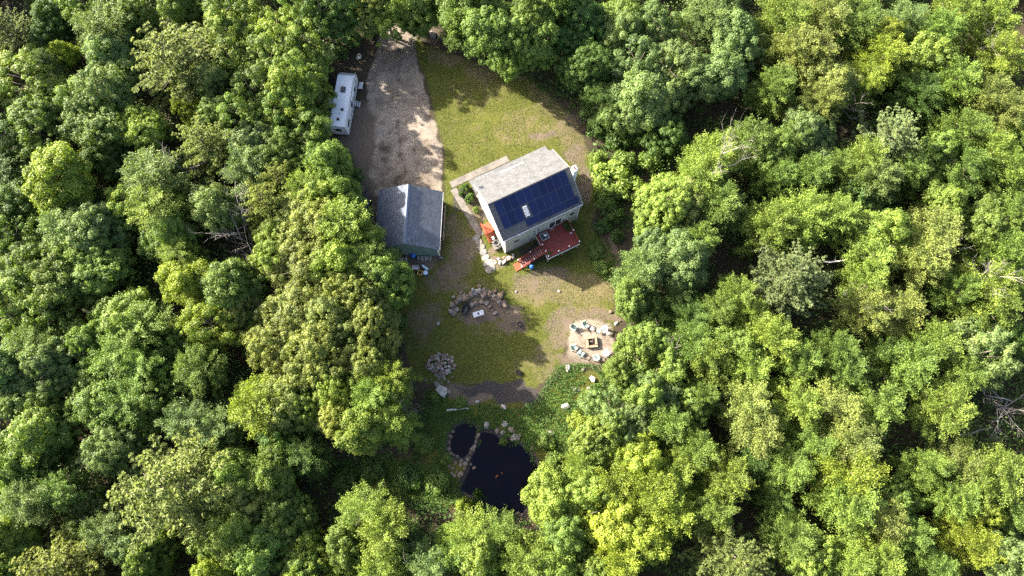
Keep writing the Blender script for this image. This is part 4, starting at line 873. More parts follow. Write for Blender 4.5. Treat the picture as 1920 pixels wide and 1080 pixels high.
t = place_h('barrel', 'blue plastic barrel under the foot of the deck stairs', 'barrel', 2.35, -3.45); mb = MB(); mb.lathe([(.27, 0), (.31, .2), (.31, .62), (.27, .82)], 14); mb.build('body', BLUE, t, smooth=True); mb = MB(); mb.lathe([(.05, .822), (.05, .86)], 8); mb.build('bung', WHITE, t)
# side stoop
st = place_h('side_stoop', 'small orange stained stoop with railing at the side door', 'stoop', -.75, 4.15)
mb = MB()
for k in range(10): mb.box(-.62, .70, -.75 + k * .15, -.61 + k * .15, .86, .9)
o = mb.build('floor_boards', ORANGE, st); o['kind'] = 'stuff'
mb = MB(); mb.box(-.62, .68, -.75, .74, .68, .855); mb.build('frame', ORANGE, st)
for x_, y_ in ((-.58, -.72), (-.58, .72), (.62, -.72)):
    mb = MB(); mb.cbox(x_, y_, .9, .1, .1, 1.9); mb.build('post', ORANGE, st)
mb = MB(); mb.box(-.63, -.53, -.66, .66, 1.75, 1.82); mb.box(-.60, -.56, -.66, .66, 1.1, 1.16)
for k in range(9): mb.cbox(-.58, -.55 + k * .14, 1.45, .03, .03, .58)
mb.build('railing', ORANGE, st)
for k in range(4):
    mb = MB(); mb.box(-.6, .62, -1.02 - k * .27, -.77 - k * .27, .68 - k * .18, .72 - k * .18); mb.build('step', ORANGE, st)
mb = MB(); mb.add([(-.62, -.76, 1.75), (-.62, -1.85, 1.0), (-.54, -1.85, 1.0), (-.54, -.76, 1.75), (-.62, -.76, 1.82), (-.62, -1.85, 1.07), (-.54, -1.85, 1.07), (-.54, -.76, 1.82)], [(3, 2, 1, 0), (4, 5, 6, 7), (0, 1, 5, 4), (1, 2, 6, 5), (2, 3, 7, 6), (3, 0, 4, 7)]); mb.cbox(-.58, -1.82, .5, .09, .09, 1.05); mb.build('stair_rail', ORANGE, st)
t = place_h('hose_reel', 'round grey coil of hose by the front left house corner', 'hose', -.52, 1.75, .5); t.rotation_euler = (0, 0, HA)
mb = MB()
for j in range(4):
    rr = .42 - .055 * (j % 3); mb.tube([(rr * math.cos(a), rr * math.sin(a), .05 + .06 * (j // 3) + .03 * j) for a in [k * 2 * math.pi / 22 for k in range(23)]], .045, 6, cap=False)
mb.build('coil', CONCG, t, smooth=True); mb = MB(); mb.lathe([(.2, 0), (.2, .05), (.06, .06), (.06, .25)], 14); mb.build('hub', BLACK, t)
t = place_h('concrete_block', 'pale concrete slab under the coiled hose', 'slab', -.5, 1.5); mb = MB(); mb.box(-.62, .42, -.55, .7, -.05, .49); mb.build('slab', CONC, t, bevel=.03)
t = place_h('plastic_tote', 'black and white lidded bin between stoop and hose', 'bin', -.45, 2.62); mb = MB(); mb.box(-.3, .3, -.2, .2, 0, .5); mb.build('body', BLACK, t, bevel=.03); mb = MB(); mb.box(-.33, .0, -.23, .23, .5, .56); mb.build('lid', WHITE, t)
t = place_h('bulkhead_box', 'small wooden utility box behind the chimney corner', 'utility box', 12.0, 5.6); mb = MB(); mb.box(-.45, .45, -.55, .55, 0, .7); mb.build('body', TIMBERG, t); mb = MB(); mb.prism([(-.6, .7), (.6, .7), (.6, .74), (-.6, .86)], 'x', -.5, .5); mb.build('lid', TIMBER, t)

# ================================================================ walkway slabs and stone steps
walk = thing('walkway', 'tan concrete walkway bending round the left side of the house', 'walkway', (0, 0, 0))
def slabs(p0, p1, wid, n, parent, name='paving_slab', m=CONC, gap=.03, z=.045):
    a = np.array(at(*p0)); b = np.array(at(*p1)); d = (b - a) / np.linalg.norm(b - a); s = np.array([-d[1], d[0]]); L = np.linalg.norm(b - a) / n
    for k in range(n):
        q = [a + d * (k * L + gap / 2) + s * wid / 2, a + d * (k * L + gap / 2) - s * wid / 2, a + d * ((k + 1) * L - gap / 2) - s * wid / 2, a + d * ((k + 1) * L - gap / 2) + s * wid / 2]
        mb = MB(); mb.prism([tuple(p) for p in q][::-1], 'z', -.1, z + rng.uniform(-.008, .012)); mb.build(name, m, parent)
slabs((845, 347), (953, 297), 1.0, 8, walk); slabs((850, 354), (902, 442), .95, 8, walk, z=.04)
slabs((905, 405), (918, 398), .9, 1, walk, z=.03)
steps = thing('stone_steps', 'row of pale flat stone steps descending beside the walkway end', 'steps', (0, 0, 0))
def flag(cx, cy, rx, ry, ang, z, parent, name, m, seed):
    r = random.Random(seed); pts = []
    for k in range(9):
        a = 2 * math.pi * k / 9; e = (abs(math.cos(a)) ** 2.6 + abs(math.sin(a)) ** 2.6) ** (-1 / 2.6) * r.uniform(.88, 1.08); px_, py_ = rx * e * math.cos(a), ry * e * math.sin(a)
        pts.append((cx + px_ * math.cos(ang) - py_ * math.sin(ang), cy + px_ * math.sin(ang) + py_ * math.cos(ang)))
    mb = MB(); mb.prism(pts, 'z', -.1, z); return mb.build(name, m, parent, bevel=.02)
for i, (px, py, rx, ry) in enumerate([(893, 446, .55, .42), (898, 454.5, .52, .40), (902, 463.5, .55, .42), (906, 473, .56, .42), (910, 483, .6, .42), (915.5, 492.5, .75, .38), (921, 498, .8, .38), (916, 506, .55, .5), (926, 492, .42, .4)]):
    x, y = at(px, py); flag(x, y, rx, ry, R(-60 if i < 6 else 30) + R(90), .16 - .012 * i, steps, 'stone_step', ROCK if i % 3 else CONCG, i)

# ================================================================ rocks
def rock_mesh(seed, flat=.7):
    import bmesh
    bm = bmesh.new(); bmesh.ops.create_icosphere(bm, subdivisions=1, radius=1.0); r = random.Random(seed); off = Vector((r.uniform(0, 50), r.uniform(0, 50), 0))
    for v in bm.verts:
        n = mnoise.noise(v.co * 1.1 + off); v.co *= 1 + .45 * n + r.uniform(-.1, .1); v.co.z *= flat
        v.co.x = max(-.85, min(.85, v.co.x)); v.co.z = min(v.co.z, .55)
    me = bpy.data.meshes.new('rock'); bm.to_mesh(me); bm.free(); return me
RM = {}
for nm, m in (('g', ROCK), ('b', ROCKB), ('w', ROCKW)):
    RM[nm] = []
    for i in range(6): me = rock_mesh(i * 7 + len(nm), random.Random(i).uniform(.42, .7)); me.materials.append(m); RM[nm].append(me)
def rock(parent, x, y, z, s, kind='g', name='rock', st=1.0):
    o = link(name, random.choice(RM[kind]), parent, (x, y, z)); o.rotation_euler = (rng.normal() * .25, rng.normal() * .25, rng.uniform(0, 6.28)); o.scale = (s * st * rng.uniform(.85, 1.2), s * rng.uniform(.75, 1.05), s * rng.uniform(.75, 1.1)); return o
wall = thing('stone_wall', 'curved dry stone wall of brown boulders around a dirt hollow', 'stone wall')
arc = [(850, 588), (851, 577), (856, 567), (862, 561), (869, 560), (880, 556), (885, 551), (893, 548), (900, 547), (906, 550), (912, 551), (920, 552), (926, 558), (932, 562), (938, 567), (943, 569)]
for k, (px, py) in enumerate(arc):
    x, y = at(px, py); s = rng.uniform(.42, .62); rock(wall, x, y, .14, s, 'w' if 890 < px < 904 and k % 2 else 'b', st=1.25)
    rock(wall, x + rng.normal() * .3, y + rng.normal() * .3, .62 if k % 2 else .5, s * .7, 'w' if 885 < px < 905 else ('b' if k % 3 else 'g'))
    rock(wall, x + rng.normal() * .45, y + .4 + rng.normal() * .3, .15, s * .65, 'b' if k % 2 else 'g')
bench_in = thing('stone_row', 'inner row of low brown stones below the curved wall', 'stone row')
for k, (px, py) in enumerate([(884, 572), (893, 569), (903, 566), (912, 569), (919, 575), (925, 582), (928, 587)]):
    x, y = at(px, py); rock(bench_in, x, y, .15, .42, 'b' if k % 3 else 'g')
pile = thing('rock_pile', 'heap of small broken pale rocks beside the lower lawn', 'rock pile')
cx, cy = at(827, 684)
for k in range(150):
    a = rng.uniform(0, 6.28); d = 1.95 * math.sqrt(rng.random()); s = rng.uniform(.12, .26); rock(pile, cx + d * math.cos(a) * 1.0, cy + d * math.sin(a) * .75, max(.05, .62 * (1 - (d / 2) ** 2) + rng.normal() * .08), s, 'bwb'[int(rng.random() * 3)], st=1.3)
for k in range(30):
    x, y = at(830 + rng.normal() * 10, 706 + rng.normal() * 7); rock(pile, x, y, .06, rng.uniform(.1, .2), 'g')
def boulder(px, py, s, k, label, st=1.2, group=None):
    x, y = at(px, py); o = rock(None, x, y, hz(x, y) + s * .25, s, k, 'boulder', st); tag(o, label, 'boulder', group); return o
b = boulder(829, 734, .98, 'w', 'biggest grey boulder, below the rock pile', 1.0); boulder(819, 721, .5, 'g', 'grey boulder against the top left of the biggest one')
boulder(673, 107, .55, 'w', 'round pale boulder at the shaded left side of the upper driveway')
for a in [(895, 753, .26, 'w', 'small pale rock on dirt below the dark soil strip'), (944, 763, .5, 'w', 'tan rock standing among plants below the soil strip'), (913, 797, .5, 'w', 'pale flat rock at the top of the large pond'), (946, 795, .55, 'w', 'squarish white rock right of the pale flat one'),
          (933, 808, .45, 'b', 'brown rock on the top bank of the large pond'), (943, 811, .35, 'g', 'small grey rock beside the brown bank rock'), (959, 806, .55, 'b', 'brownish rock below the squarish white rock'), (966, 820, .55, 'g', 'rounded tan rock on the upper right pond bank'), (975, 817, .4, 'b', 'dark brown rock right of the rounded tan one'),
          (1060, 763, .62, 'w', 'flat grey rock in bright plants right of the soil strip'), (1066, 691, .5, 'w', 'long pale rock just below the fire pit patio'), (1111, 711, .45, 'w', 'pale rock in the plants at the wood edge'), (1104, 730, .4, 'g', 'pinkish rock by the wood below the patio'), (1078, 731, .35, 'g', 'small grey rock left of the pinkish one'),
          (1086, 731, .3, 'w', 'small pale rock beside the pinkish rock'), (1032, 811, .4, 'g', 'grey rock half hidden in plants right of the pond'), (998, 840, .35, 'b', 'small brown rock on the right pond bank'), (962, 945, .45, 'w', 'pale rock at the bottom bank of the pond'), (968, 933, .25, 'b', 'small brown rock standing in shallow water at the bottom bank'),
          (1094, 693, .3, 'g', 'small grey rock at the patio bottom edge'), (968, 547, .18, 'w', 'small white stone on the sunny lower lawn'), (1048, 546, .2, 'w', 'small pale stone on the lawn near the shadow tip'), (1145, 585, .35, 'b', 'brown rock by the trees above the patio'), (1155, 607, .3, 'w', 'pale rock at the top right patio corner'),
          (1070, 612, .25, 'b', 'brown rock at the top left patio corner'), (842, 735, .3, 'g', 'grey rock right of the biggest boulder'), (745, 92, .3, 'g', 'grey stone on the upper driveway edge'), (812, 66, .55, 'g', 'large stone in the shade right of the driveway top'), (832, 72, .5, 'g', 'stone in the shaded rock line above the lawn')]: boulder(*a)
border = thing('pond_border', 'strip of brown stones dividing the small pond from the large one', 'stone border')
for px, py in [(896, 815), (894, 822), (892, 829), (889, 836), (886, 843), (883, 850), (880, 857), (877, 862), (873, 868), (866, 862), (858, 858), (850, 855), (845, 850), (842, 842), (842, 830), (845, 818), (849, 808), (870, 876), (862, 872), (854, 868), (846, 865), (866, 886), (858, 884), (850, 880), (842, 875), (862, 893), (854, 892), (846, 888), (884, 872), (889, 876)]:
    x, y = at(px + rng.normal() * 1.2, py + rng.normal() * 1.2, -.2); rock(border, x, y, max(-.24, hz(x, y) + .04), rng.uniform(.24, .40), 'b')
corner = thing('stone_edging', 'short row of white stones at the front left corner of the house', 'stone edging')
for k in range(16):
    t_ = k / 15; x, y = at(936 + 26 * t_ + rng.normal() * 2, 492 - 13 * t_ + rng.normal() * 2.2); rock(corner, x, y, .2, rng.uniform(.2, .34), 'w' if rng.random() < .7 else 'b')
shore = thing('shore_stones', 'brown stones and mud at the bottom bank of the pond', 'shore stones')
for k in range(18):
    x, y = at(940 + rng.uniform(-25, 45), 966 + rng.normal() * 6, -.2); rock(shore, x, y, hz(x, y) + .08, rng.uniform(.12, .28), 'b')

# fish
for i, (px, py, a, lab) in enumerate([(932, 893, .6, 'orange fish near the middle of the pond'), (941, 887, 2.2, 'smaller orange fish right of the brighter one')]):
    x, y = at(px, py, -.25); s = .42 if i == 0 else .26; t = thing('fish', lab, 'fish', (x, y, -.262), a, 'orange fish in the pond'); t.scale = (s,) * 3
    mb = MB(); mb.tube([(-.5, 0, 0), (-.3, .04, 0), (0, .06, 0), (.3, .02, 0), (.5, 0, 0)], [.03, .12, .17, .12, .03], 8); mb.build('body', FISHM, t, smooth=True)
    mb = MB(); mb.prism([(-.8, -.18), (-.48, 0), (-.8, .2), (-.7, 0)], 'z', -.01, .015); mb.build('tail', FISHM, t)

# ================================================================ fire pit patio
t0 = thing('fire_pit', 'square tan stone fire pit in the gravel patio', 'fire pit', (*at(1109, 642), 0), R(4))
for k in range(4):
    X = Matrix.Rotation(k * math.pi / 2, 4, 'Z')
    for j in range(3):
        for l_ in range(2):
            mb = MB(); mb.box(-.74 + j * .37 + .005, -.74 + (j + 1) * .37 - .005 , .45, .73, .22 * l_, .22 * l_ + .21, X=X); mb.build('block', TIMBER, t0)
mb = MB(); mb.box(-.44, .44, -.44, .44, .02, .06); mb.build('ash', CHAR, t0)
for k in range(5):
    a = rng.uniform(0, 3.14); x, y = rng.uniform(-.15, .15), rng.uniform(-.15, .15); t = thing('firewood', ['charred brown log lying topmost across the fire pit', 'charred log along the left side of the fire pit', 'charred log in the middle of the fire pit', 'pale ashy log in the fire pit', 'short burnt log at the bottom of the fire pit'][k], 'log', (t0.location.x + x, t0.location.y + y, .12 + .06 * k), a, 'logs in the fire pit')
    mb = MB(); mb.tube([(-.28, 0, 0), (.28, 0, .02)], .055, 7); mb.build('log', [CHAR, TIMBERG, CHAR, ROCK, CHAR][k], t)
def chair_meshes(m):
    out = []
    mb = MB(); mb.add([(-.27, .28, .36), (.27, .28, .36), (.25, -.26, .27), (-.25, -.26, .27), (-.27, .28, .40), (.27, .28, .40), (.25, -.26, .31), (-.25, -.26, .31)], [(3, 2, 1, 0), (4, 5, 6, 7), (0, 1, 5, 4), (1, 2, 6, 5), (2, 3, 7, 6), (3, 0, 4, 7)]); out.append(('seat', mb.mesh('seat', m)))
    mb = MB(); n = 5
    for k in range(n):
        u = -.25 + k * .105; top = .98 - .05 * abs(k - 2); mb.add([(u, -.24, .27), (u + .09, -.24, .27), (u + .095, -.52, top), (u - .005, -.52, top), (u, -.27, .27), (u + .09, -.27, .27), (u + .095, -.56, top), (u - .005, -.56, top)], [(0, 1, 2, 3), (7, 6, 5, 4), (0, 4, 5, 1), (1, 5, 6, 2), (2, 6, 7, 3), (3, 7, 4, 0)])
    out.append(('backrest', mb.mesh('backrest', m)))
    for s in (-1, 1):
        mb = MB(); a, b = sorted((s * .28, s * .42)); mb.box(a, b, -.40, .34, .55, .59); out.append(('armrest', mb.mesh('armrest', m)))
        mb = MB(); a, b = sorted((s * .29, s * .35)); mb.box(a, b, .22, .31, 0, .549); out.append(('leg', mb.mesh('leg', m)))
        mb = MB(); mb.add([(a, -.52, 0), (b, -.52, 0), (b, -.42, 0), (a, -.42, 0), (a, -.34, .549), (b, -.34, .549), (b, -.26, .549), (a, -.26, .549)], [(3, 2, 1, 0), (4, 5, 6, 7), (0, 1, 5, 4), (1, 2, 6, 5), (2, 3, 7, 6), (3, 0, 4, 7)]); out.append(('leg', mb.mesh('leg', m)))
    return out
CH = {id(m): chair_meshes(m) for m in (MINT, MINTW)}
pitc = t0.location
for px, py, m, lab in [(1077, 615, MINT, 'mint garden chair at the top left of the fire pit'), (1097.5, 611, MINT, 'mint garden chair straight above the fire pit'), (1132, 618, MINTW, 'pale mint garden chair at the top right of the fire pit'), (1077, 651, MINT, 'mint garden chair left of the fire pit in the shade'),
                       (1089.5, 662, MINT, 'mint garden chair at the lower left of the fire pit'), (1117.5, 669, MINT, 'mint garden chair below the fire pit'), (1135, 661, MINTW, 'pale garden chair at the lower right of the fire pit under leaves')]:
    x, y = at(px, py, .4); ang = math.atan2(pitc.y - y, pitc.x - x) - math.pi / 2
    t = thing('garden_chair', lab, 'chair', (x, y, .02), ang, 'garden chairs around the fire pit')
    for nm, me in CH[id(m)]: link(nm, me, t)
for px, py, m, lab in [(1110.5, 616, GREYM, 'round grey side table between the two upper chairs'), (1122.5, 621, MINT, 'round mint side table left of the top right chair'), (1139, 624, WHITE, 'white side table right of the top right chair')]:
    x, y = at(px, py, .4); t = thing('side_table', lab, 'side table', (x, y, .02), 0, 'side tables on the patio'); mb = MB(); mb.lathe([(.26, .40), (.28, .42), (.26, .44)], 14); mb.build('tabletop', m, t)
    for k in range(3):
        a = k * 2.09; mb = MB(); mb.tube([(.22 * math.cos(a), .22 * math.sin(a), 0), (.14 * math.cos(a), .14 * math.sin(a), .4)], .02, 5); mb.build('leg', m, t)

# hollow: table, tub
x, y = at(897, 588, .7); t = thing('folding_table', 'grey rectangular table standing in the dirt hollow', 'table', (x, y, 0), R(17))
mb = MB(); mb.box(-.74, .74, -.36, .36, .70, .74); mb.build('tabletop', GREYM, t, bevel=.02)
for a in (-.66, .66):
    for b in (-.3, .3): mb = MB(); mb.tube([(a * 1.08, b * 1.15, 0), (a, b, .7)], .025, 6); mb.build('leg', GREYM, t)
tx = thing('umbrella_hole_plate', 'dark round pot in the middle of the grey table', 'pot', (x, y, .742)); tx.name = 'cooking_pot'; mb = MB(); mb.lathe([(.11, 0), (.13, .1), (.11, .1), (.1, .03)], 12); mb.build('bowl', DARKM, tx); mb = MB(); mb.tube([(.12, 0, .09), (.24, 0, .1)], .015, 5); mb.build('handle', DARKM, tx)
x, y = at(873, 579, .4); t = thing('plastic_tub', 'black oval plastic tub leaning by the curved stone wall', 'tub', (x, y, 0), R(65)); mb = MB()
prof = [(.0, .05), (.72, .06), (.86, .5), (.92, .52), (.86, .46), (.7, .14), (0, .13)]
mb.lathe(prof, 18, close=False); o = mb.build('shell', BLACK, t, smooth=True); o.scale = (1, .52, 1); mb = MB(); mb.tube([(-.95, -.2, .52), (-1.1, 0, .55), (-.95, .2, .52)], .025, 5); mb.build('handle', BLACK, t)
x, y = at(822, 607, .3); t = thing('bucket', 'small white bucket on the shaded lawn left of the hollow', 'bucket', (x, y, 0)); mb = MB(); mb.lathe([(.14, 0), (.19, .4), (.17, .4), (.14, .06)], 12); mb.build('body', WHITE, t); mb = MB(); mb.tube([(-.19, 0, .4), (-.12, 0, .55), (.12, 0, .55), (.19, 0, .4)], .01, 4); mb.build('handle', GREYM, t)
for px, py, lab in [(975, 608, 'black round fire bowl on dry ground right of the hollow'), (973, 699, 'charred black fire bowl at the lower end of the lawn')]:
    x, y = at(px, py, .2); t = thing('fire_bowl', lab, 'fire bowl', (x, y, 0), 0, 'black fire bowls on the lawn'); mb = MB(); mb.lathe([(.2, .05), (.36, .3), (.32, .3), (.18, .1)], 14); mb.build('bowl', BLACK, t)
    for k in range(3): a = k * 2.09; mb = MB(); mb.tube([(.3 * math.cos(a), .3 * math.sin(a), -.02), (.22 * math.cos(a), .22 * math.sin(a), .14)], .02, 5); mb.build('leg', DARKM, t)
    mb = MB(); mb.lathe([(.24, .2), (.05, .23)], 10); mb.build('ash', CHAR, t)

# ================================================================ garage
GA = R(-1.8); gc = (-14.05, 31.4)
gar = thing('garage', 'green sided garage with blue-grey shingle roof beside the driveway', 'garage', (*gc, 0), GA)
gw, gl, ge, gr_ = 4.15, 4.05, 3.15, 5.40
mb = MB(); mb.prism([(-gw, -.1), (gw, -.1), (gw, ge), (0, gr_ - .12), (-gw, ge)], 'y', -gl, gl); mb.build('wall', SIDE_G, gar)
gsl = (gr_ - ge) / gw
for s in (-1, 1):
    e = s * (gw + .28); mb = MB(); pr = [(0, gr_), (e, gr_ - (gw + .28) * gsl), (e, gr_ - (gw + .28) * gsl + .1), (0, gr_ + .1)]; mb.prism(pr, 'y', -gl - .03, gl + .25)
    mb.build('roof_slope', ROOF_G, gar, uvfun=lambda co, p: (co.y, math.hypot(co.x, co.z - gr_)))
mb = MB(); mb.prism([(-.24, gr_ + .0), (0, gr_ + .15), (.24, gr_ + .0)], 'y', -gl - .03, gl + .25); mb.build('ridge_vent', mat('ridge_vent_grey', (.09, .11, .15), .8, .2, 3), gar)
mb = MB(); mb.box(gw - .12, gw + .02, -gl - .02, -gl + .12, -.1, ge); mb.box(gw + .282, gw + .32, -gl - .02, gl + .2, ge - .28, ge - .06); mb.build('corner_trim', WHITE, gar)
mb = MB(); mb.box(-2.6, -.3, gl + .003, gl + .05, 0, 2.4); mb.box(.3, 2.6, gl + .003, gl + .05, 0, 2.2); mb.build('garage_door', WHITE, gar)
mb = MB(); mb.box(-gw - .02, gw + .02, -gl - .022, gl + .02, -.15, .22); mb.build('foundation', CONCG, gar)
x, y = at(833, 418); t = thing('plank', 'long brown plank lying along the right side of the garage', 'plank', (x, y, 0), R(90) + GA); mb = MB(); mb.box(-2.6, 2.6, -.1, .1, 0, .1); mb.box(-2.4, 2.4, -.06, .06, .1, .16); mb.build('board', TIMBER, t)
# clutter below the garage
x, y = at(751, 487, .4); t = thing('garden_bench', 'weathered tan wooden bench against the back of the garage', 'bench', (x, y, 0), GA)
for k in range(4):
    mb = MB(); mb.box(-.85, .85, -.42 + k * .2, -.25 + k * .2, .42, .46); mb.build('seat_slat', TIMBER if k % 2 else TIMBERG, t)
mb = MB(); mb.box(-.85, .85, -.5, -.44, .5, .75); mb.build('backrest', TIMBER, t)
for a in (-.8, .8): mb = MB(); mb.box(a - .05, a + .05, -.42, .4, 0, .418); mb.build('leg', TIMBERG, t); mb = MB(); mb.box(a - .06, a + .06, -.42, .4, .55, .6); mb.build('armrest', TIMBERG, t)
x, y = at(774, 478, .8); t = thing('barrel', 'dark blue barrel in the shade at the garage back wall', 'barrel', (x, y, 0)); mb = MB(); mb.lathe([(.28, 0), (.32, .2), (.32, .7), (.28, .9)], 14); mb.build('body', BLUE, t, smooth=True); mb = MB(); mb.lathe([(.05, .9), (.05, .94)], 8); mb.build('bung', BLACK, t)
x, y = at(796, 484, .3); t = thing('plank_stack', 'short pale boards and pavers stacked behind the garage', 'board stack', (x, y, 0), GA)
for k in range(9): mb = MB(); mb.box(-.95 + k * .21, -.80 + k * .21, -.32 + rng.uniform(-.06, .06), .3, 0, .35 + rng.uniform(-.1, .1)); mb.build('board', [TIMBERG, CONCG, ROCKW][k % 3], t)
x, y = at(827, 483, .2); t = thing('concrete_block', 'single grey block at the right back garage corner', 'block', (x, y, 0), GA); mb = MB(); mb.box(-.3, .25, -.12, .12, 0, .2); mb.build('block', CONCG, t, bevel=.02)
x, y = at(780, 502, .5); t = thing('wheelbarrow', 'grey wheelbarrow with red handles below the garage', 'wheelbarrow', (x, y, 0), R(-5))
mb = MB(); mb.add([(-.5, -.32, .62), (.55, -.38, .68), (.55, .38, .68), (-.5, .32, .62), (-.32, -.2, .34), (.3, -.24, .34), (.3, .24, .34), (-.32, .2, .34)], [(4, 5, 6, 7), (0, 1, 5, 4), (1, 2, 6, 5), (2, 3, 7, 6), (3, 0, 4, 7)]); o = mb.build('tray', GREYM, t)
for s in (-1, 1): mb = MB(); mb.tube([(-.95, s * .3, .62), (.2, s * .2, .33), (.72, s * .06, .2)], .025, 6); mb.build('handle', mat('red_paint', (.5, .05, .03), .5, .1, 3) if s < 0 else bpy.data.materials['red_paint'], t); mb = MB(); mb.tube([(-.3, s * .2, .33), (-.36, s * .25, 0)], .02, 5); mb.build('leg', DARKM, t)
mb = MB(); mb.tube([(.72, -.04, .2), (.72, .04, .2)], .2, 14); mb.build('wheel', RUBBER, t)
x, y = at(787.5, 511.5, .2); t = thing('crate', 'yellow square open crate beside the blue bucket', 'crate', (x, y, 0), R(-18)); mb = MB()
for X in [Matrix.Rotation(k * math.pi / 2, 4, 'Z') for k in range(4)]: mb.box(-.31, .25, .25, .31, 0, .3, X=X)
mb.build('sides', YELLOW, t); mb = MB(); mb.box(-.248, .248, -.248, .248, .01, .05); mb.build('base', BLACK, t)
x, y = at(798, 511.5, .5); t = thing('bucket', 'blue barrel with round pale lid below the garage', 'barrel', (x, y, 0)); mb = MB(); mb.lathe([(.27, 0), (.3, .55)], 16); mb.build('body', BLUE, t, smooth=True); mb = MB(); mb.lathe([(.32, .55), (.32, .6), (.05, .62)], 16); mb.build('lid', BLUEL, t)
x, y = at(797, 501, .3); t = thing('garden_cart', 'pale blue handled tool cart behind the round lidded barrel', 'cart', (x, y, 0), R(-35)); mb = MB(); mb.box(-.5, .5, -.16, .16, .2, .26); mb.build('bed', BLUEL, t); mb = MB(); mb.tube([(-.5, 0, .23), (-.95, .05, .6)], .025, 5); mb.tube([(-.95, -.16, .6), (-.95, .26, .6)], .025, 5); mb.build('handle', TIMBER, t)
for a in (-.35, .35): mb = MB(); mb.tube([(a, -.22, .12), (a, .22, .12)], .12, 10); mb.build('wheel', RUBBER, t)
# left of the garage
x, y = at(689, 379, .5); t = thing('utility_trailer', 'long black utility trailer in the shade left of the garage', 'trailer', (x, y, 0), R(2)); mb = MB(); mb.box(-.42, .42, -1.3, 1.2, .45, .55); mb.box(-.42, -.36, -1.3, 1.2, .55, .8); mb.box(.36, .42, -1.3, 1.2, .55, .8); mb.box(-.36, .36, -1.3, -1.24, .55, .8); mb.build('bed', BLACK, t)
for s in (-.5, .5): mb = MB(); mb.tube([(s - .06, 0, .3), (s + .06, 0, .3)], .3, 14); mb.build('wheel', RUBBER, t)
mb = MB(); mb.tube([(0, 1.2, .5), (0, 2.1, .45)], .05, 6); mb.build('drawbar', DARKM, t)
x, y = at(690, 383, .6); t = thing('bucket', 'white pail standing in the long black trailer', 'bucket', (x, y, .552)); mb = MB(); mb.lathe([(.1, 0), (.13, .25), (.11, .25), (.09, .04)], 10); mb.build('body', WHITE, t)
x, y = at(709, 405, .8); t = thing('log_splitter', 'yellow log splitter against the left wall of the garage', 'log splitter', (x, y, 0), R(80)); mb = MB(); mb.box(-.8, .8, -.1, .1, .55, .72); mb.build('beam', YELLOW, t, bevel=.01); mb = MB(); mb.box(-.5, 0, -.32, -.11, .45, .85); mb.build('engine', RUBBER, t, bevel=.03); mb = MB(); mb.box(.2, .7, .12, .34, .4, .8); mb.build('tank', YELLOW, t, bevel=.04)
for s in (-.4, .4): mb = MB(); mb.tube([(-.1, s - .05, .25), (-.1, s + .05, .25)], .25, 14); mb.build('wheel', RUBBER, t)
mb = MB(); mb.prism([(-.05, .72), (.15, .72), (.05, 1.0)], 'y', -.09, .09); mb.build('wedge', GREYM, t)
x, y = at(744, 569, .5); t = thing('camp_chair', 'blue folding chair in the shade under the olive trees', 'chair', (x, y, 0), R(140)); mb = MB(); mb.box(-.28, .28, -.25, .27, .40, .43); mb.build('seat', BLUE, t); mb = MB(); mb.add([(-.28, -.26, .43), (.28, -.26, .43), (.28, -.46, .95), (-.28, -.46, .95), (-.28, -.28, .43), (.28, -.28, .43), (.28, -.48, .95), (-.28, -.48, .95)], [(0, 1, 2, 3), (7, 6, 5, 4), (0, 4, 5, 1), (1, 5, 6, 2), (2, 6, 7, 3), (3, 7, 4, 0)]); mb.build('backrest', BLUE, t)
for a in (-.27, .27):
    for b in (-.24, .25): mb = MB(); mb.tube([(a, b, 0), (a, b, .399)], .018, 5); mb.build('leg', GREYM, t)

# ================================================================ camper
cz = 3.0
(fx, fy), (rx_, ry_) = [tuple((np.array(at(*a, cz)) + np.array(at(*b, cz))) / 2) for a, b in (((636, 131), (664, 133)), ((615, 234), (648, 240)))]
L_rv = math.hypot(fx - rx_, fy - ry_); arv = math.atan2(fy - ry_, fx - rx_) - math.pi / 2
rv = thing('camper', 'white travel trailer parked beside the driveway under overhanging branches', 'camper', ((fx + rx_) / 2, (fy + ry_) / 2, 0), arv)
hl = L_rv / 2; hwid = 1.2
mb = MB(); mb.prism([(-hl, .5), (hl - .5, .5), (hl, 1.1), (hl, 2.2), (hl - .75, cz - .06), (-hl, cz - .06)], 'x', -hwid, hwid); mb.build('body', RVW, rv, bevel=.06)
mb = MB(); mb.box(-hwid + .05, hwid - .05, -hl + .04, hl - .8, cz - .058, cz); mb.build('roof', RVW, rv, bevel=.03)
mb = MB(); mb.prism([(hl - .72, cz - .07), (hl - .02, 2.24), (hl + .02, 2.28), (hl - .70, cz - .02)], 'x', -hwid + .04, hwid - .04); mb.build('front_cap', RVG, rv)
for y0, y1 in ((-hl + .2, -hl + 2.35), (-hl + 3.0, -hl + 4.6)):
    mb = MB(); mb.box(-hwid - .85, -hwid - .005, y0, y1, .75, 2.55); so = mb.build('slide_out', RVW, rv, bevel=.04); mb = MB(); mb.box(-hwid - .87, -hwid - .852, y0 + .5, y1 - .5, 1.4, 2.0); mb.build('pane', GLASS, so)
for y0, y1, z0, z1 in ((-hl + .7, -hl + 1.8, 1.5, 2.1), (-hl + 3.8, -hl + 4.6, 1.5, 2.2), (hl - 2.6, hl - 1.7, 1.5, 2.1)):
    mb = MB(); mb.box(hwid + .004, hwid + .03, y0, y1, z0, z1); mb.build('window', GLASS, rv)
mb = MB(); mb.box(-.45, .45, -hl - .03, -hl - .004, 1.55, 2.2); mb.build('rear_window', GLASS, rv)
mb = MB(); mb.box(-hwid, hwid, -hl - .12, -hl - .01, .45, .6); mb.build('bumper', DARKM, rv)
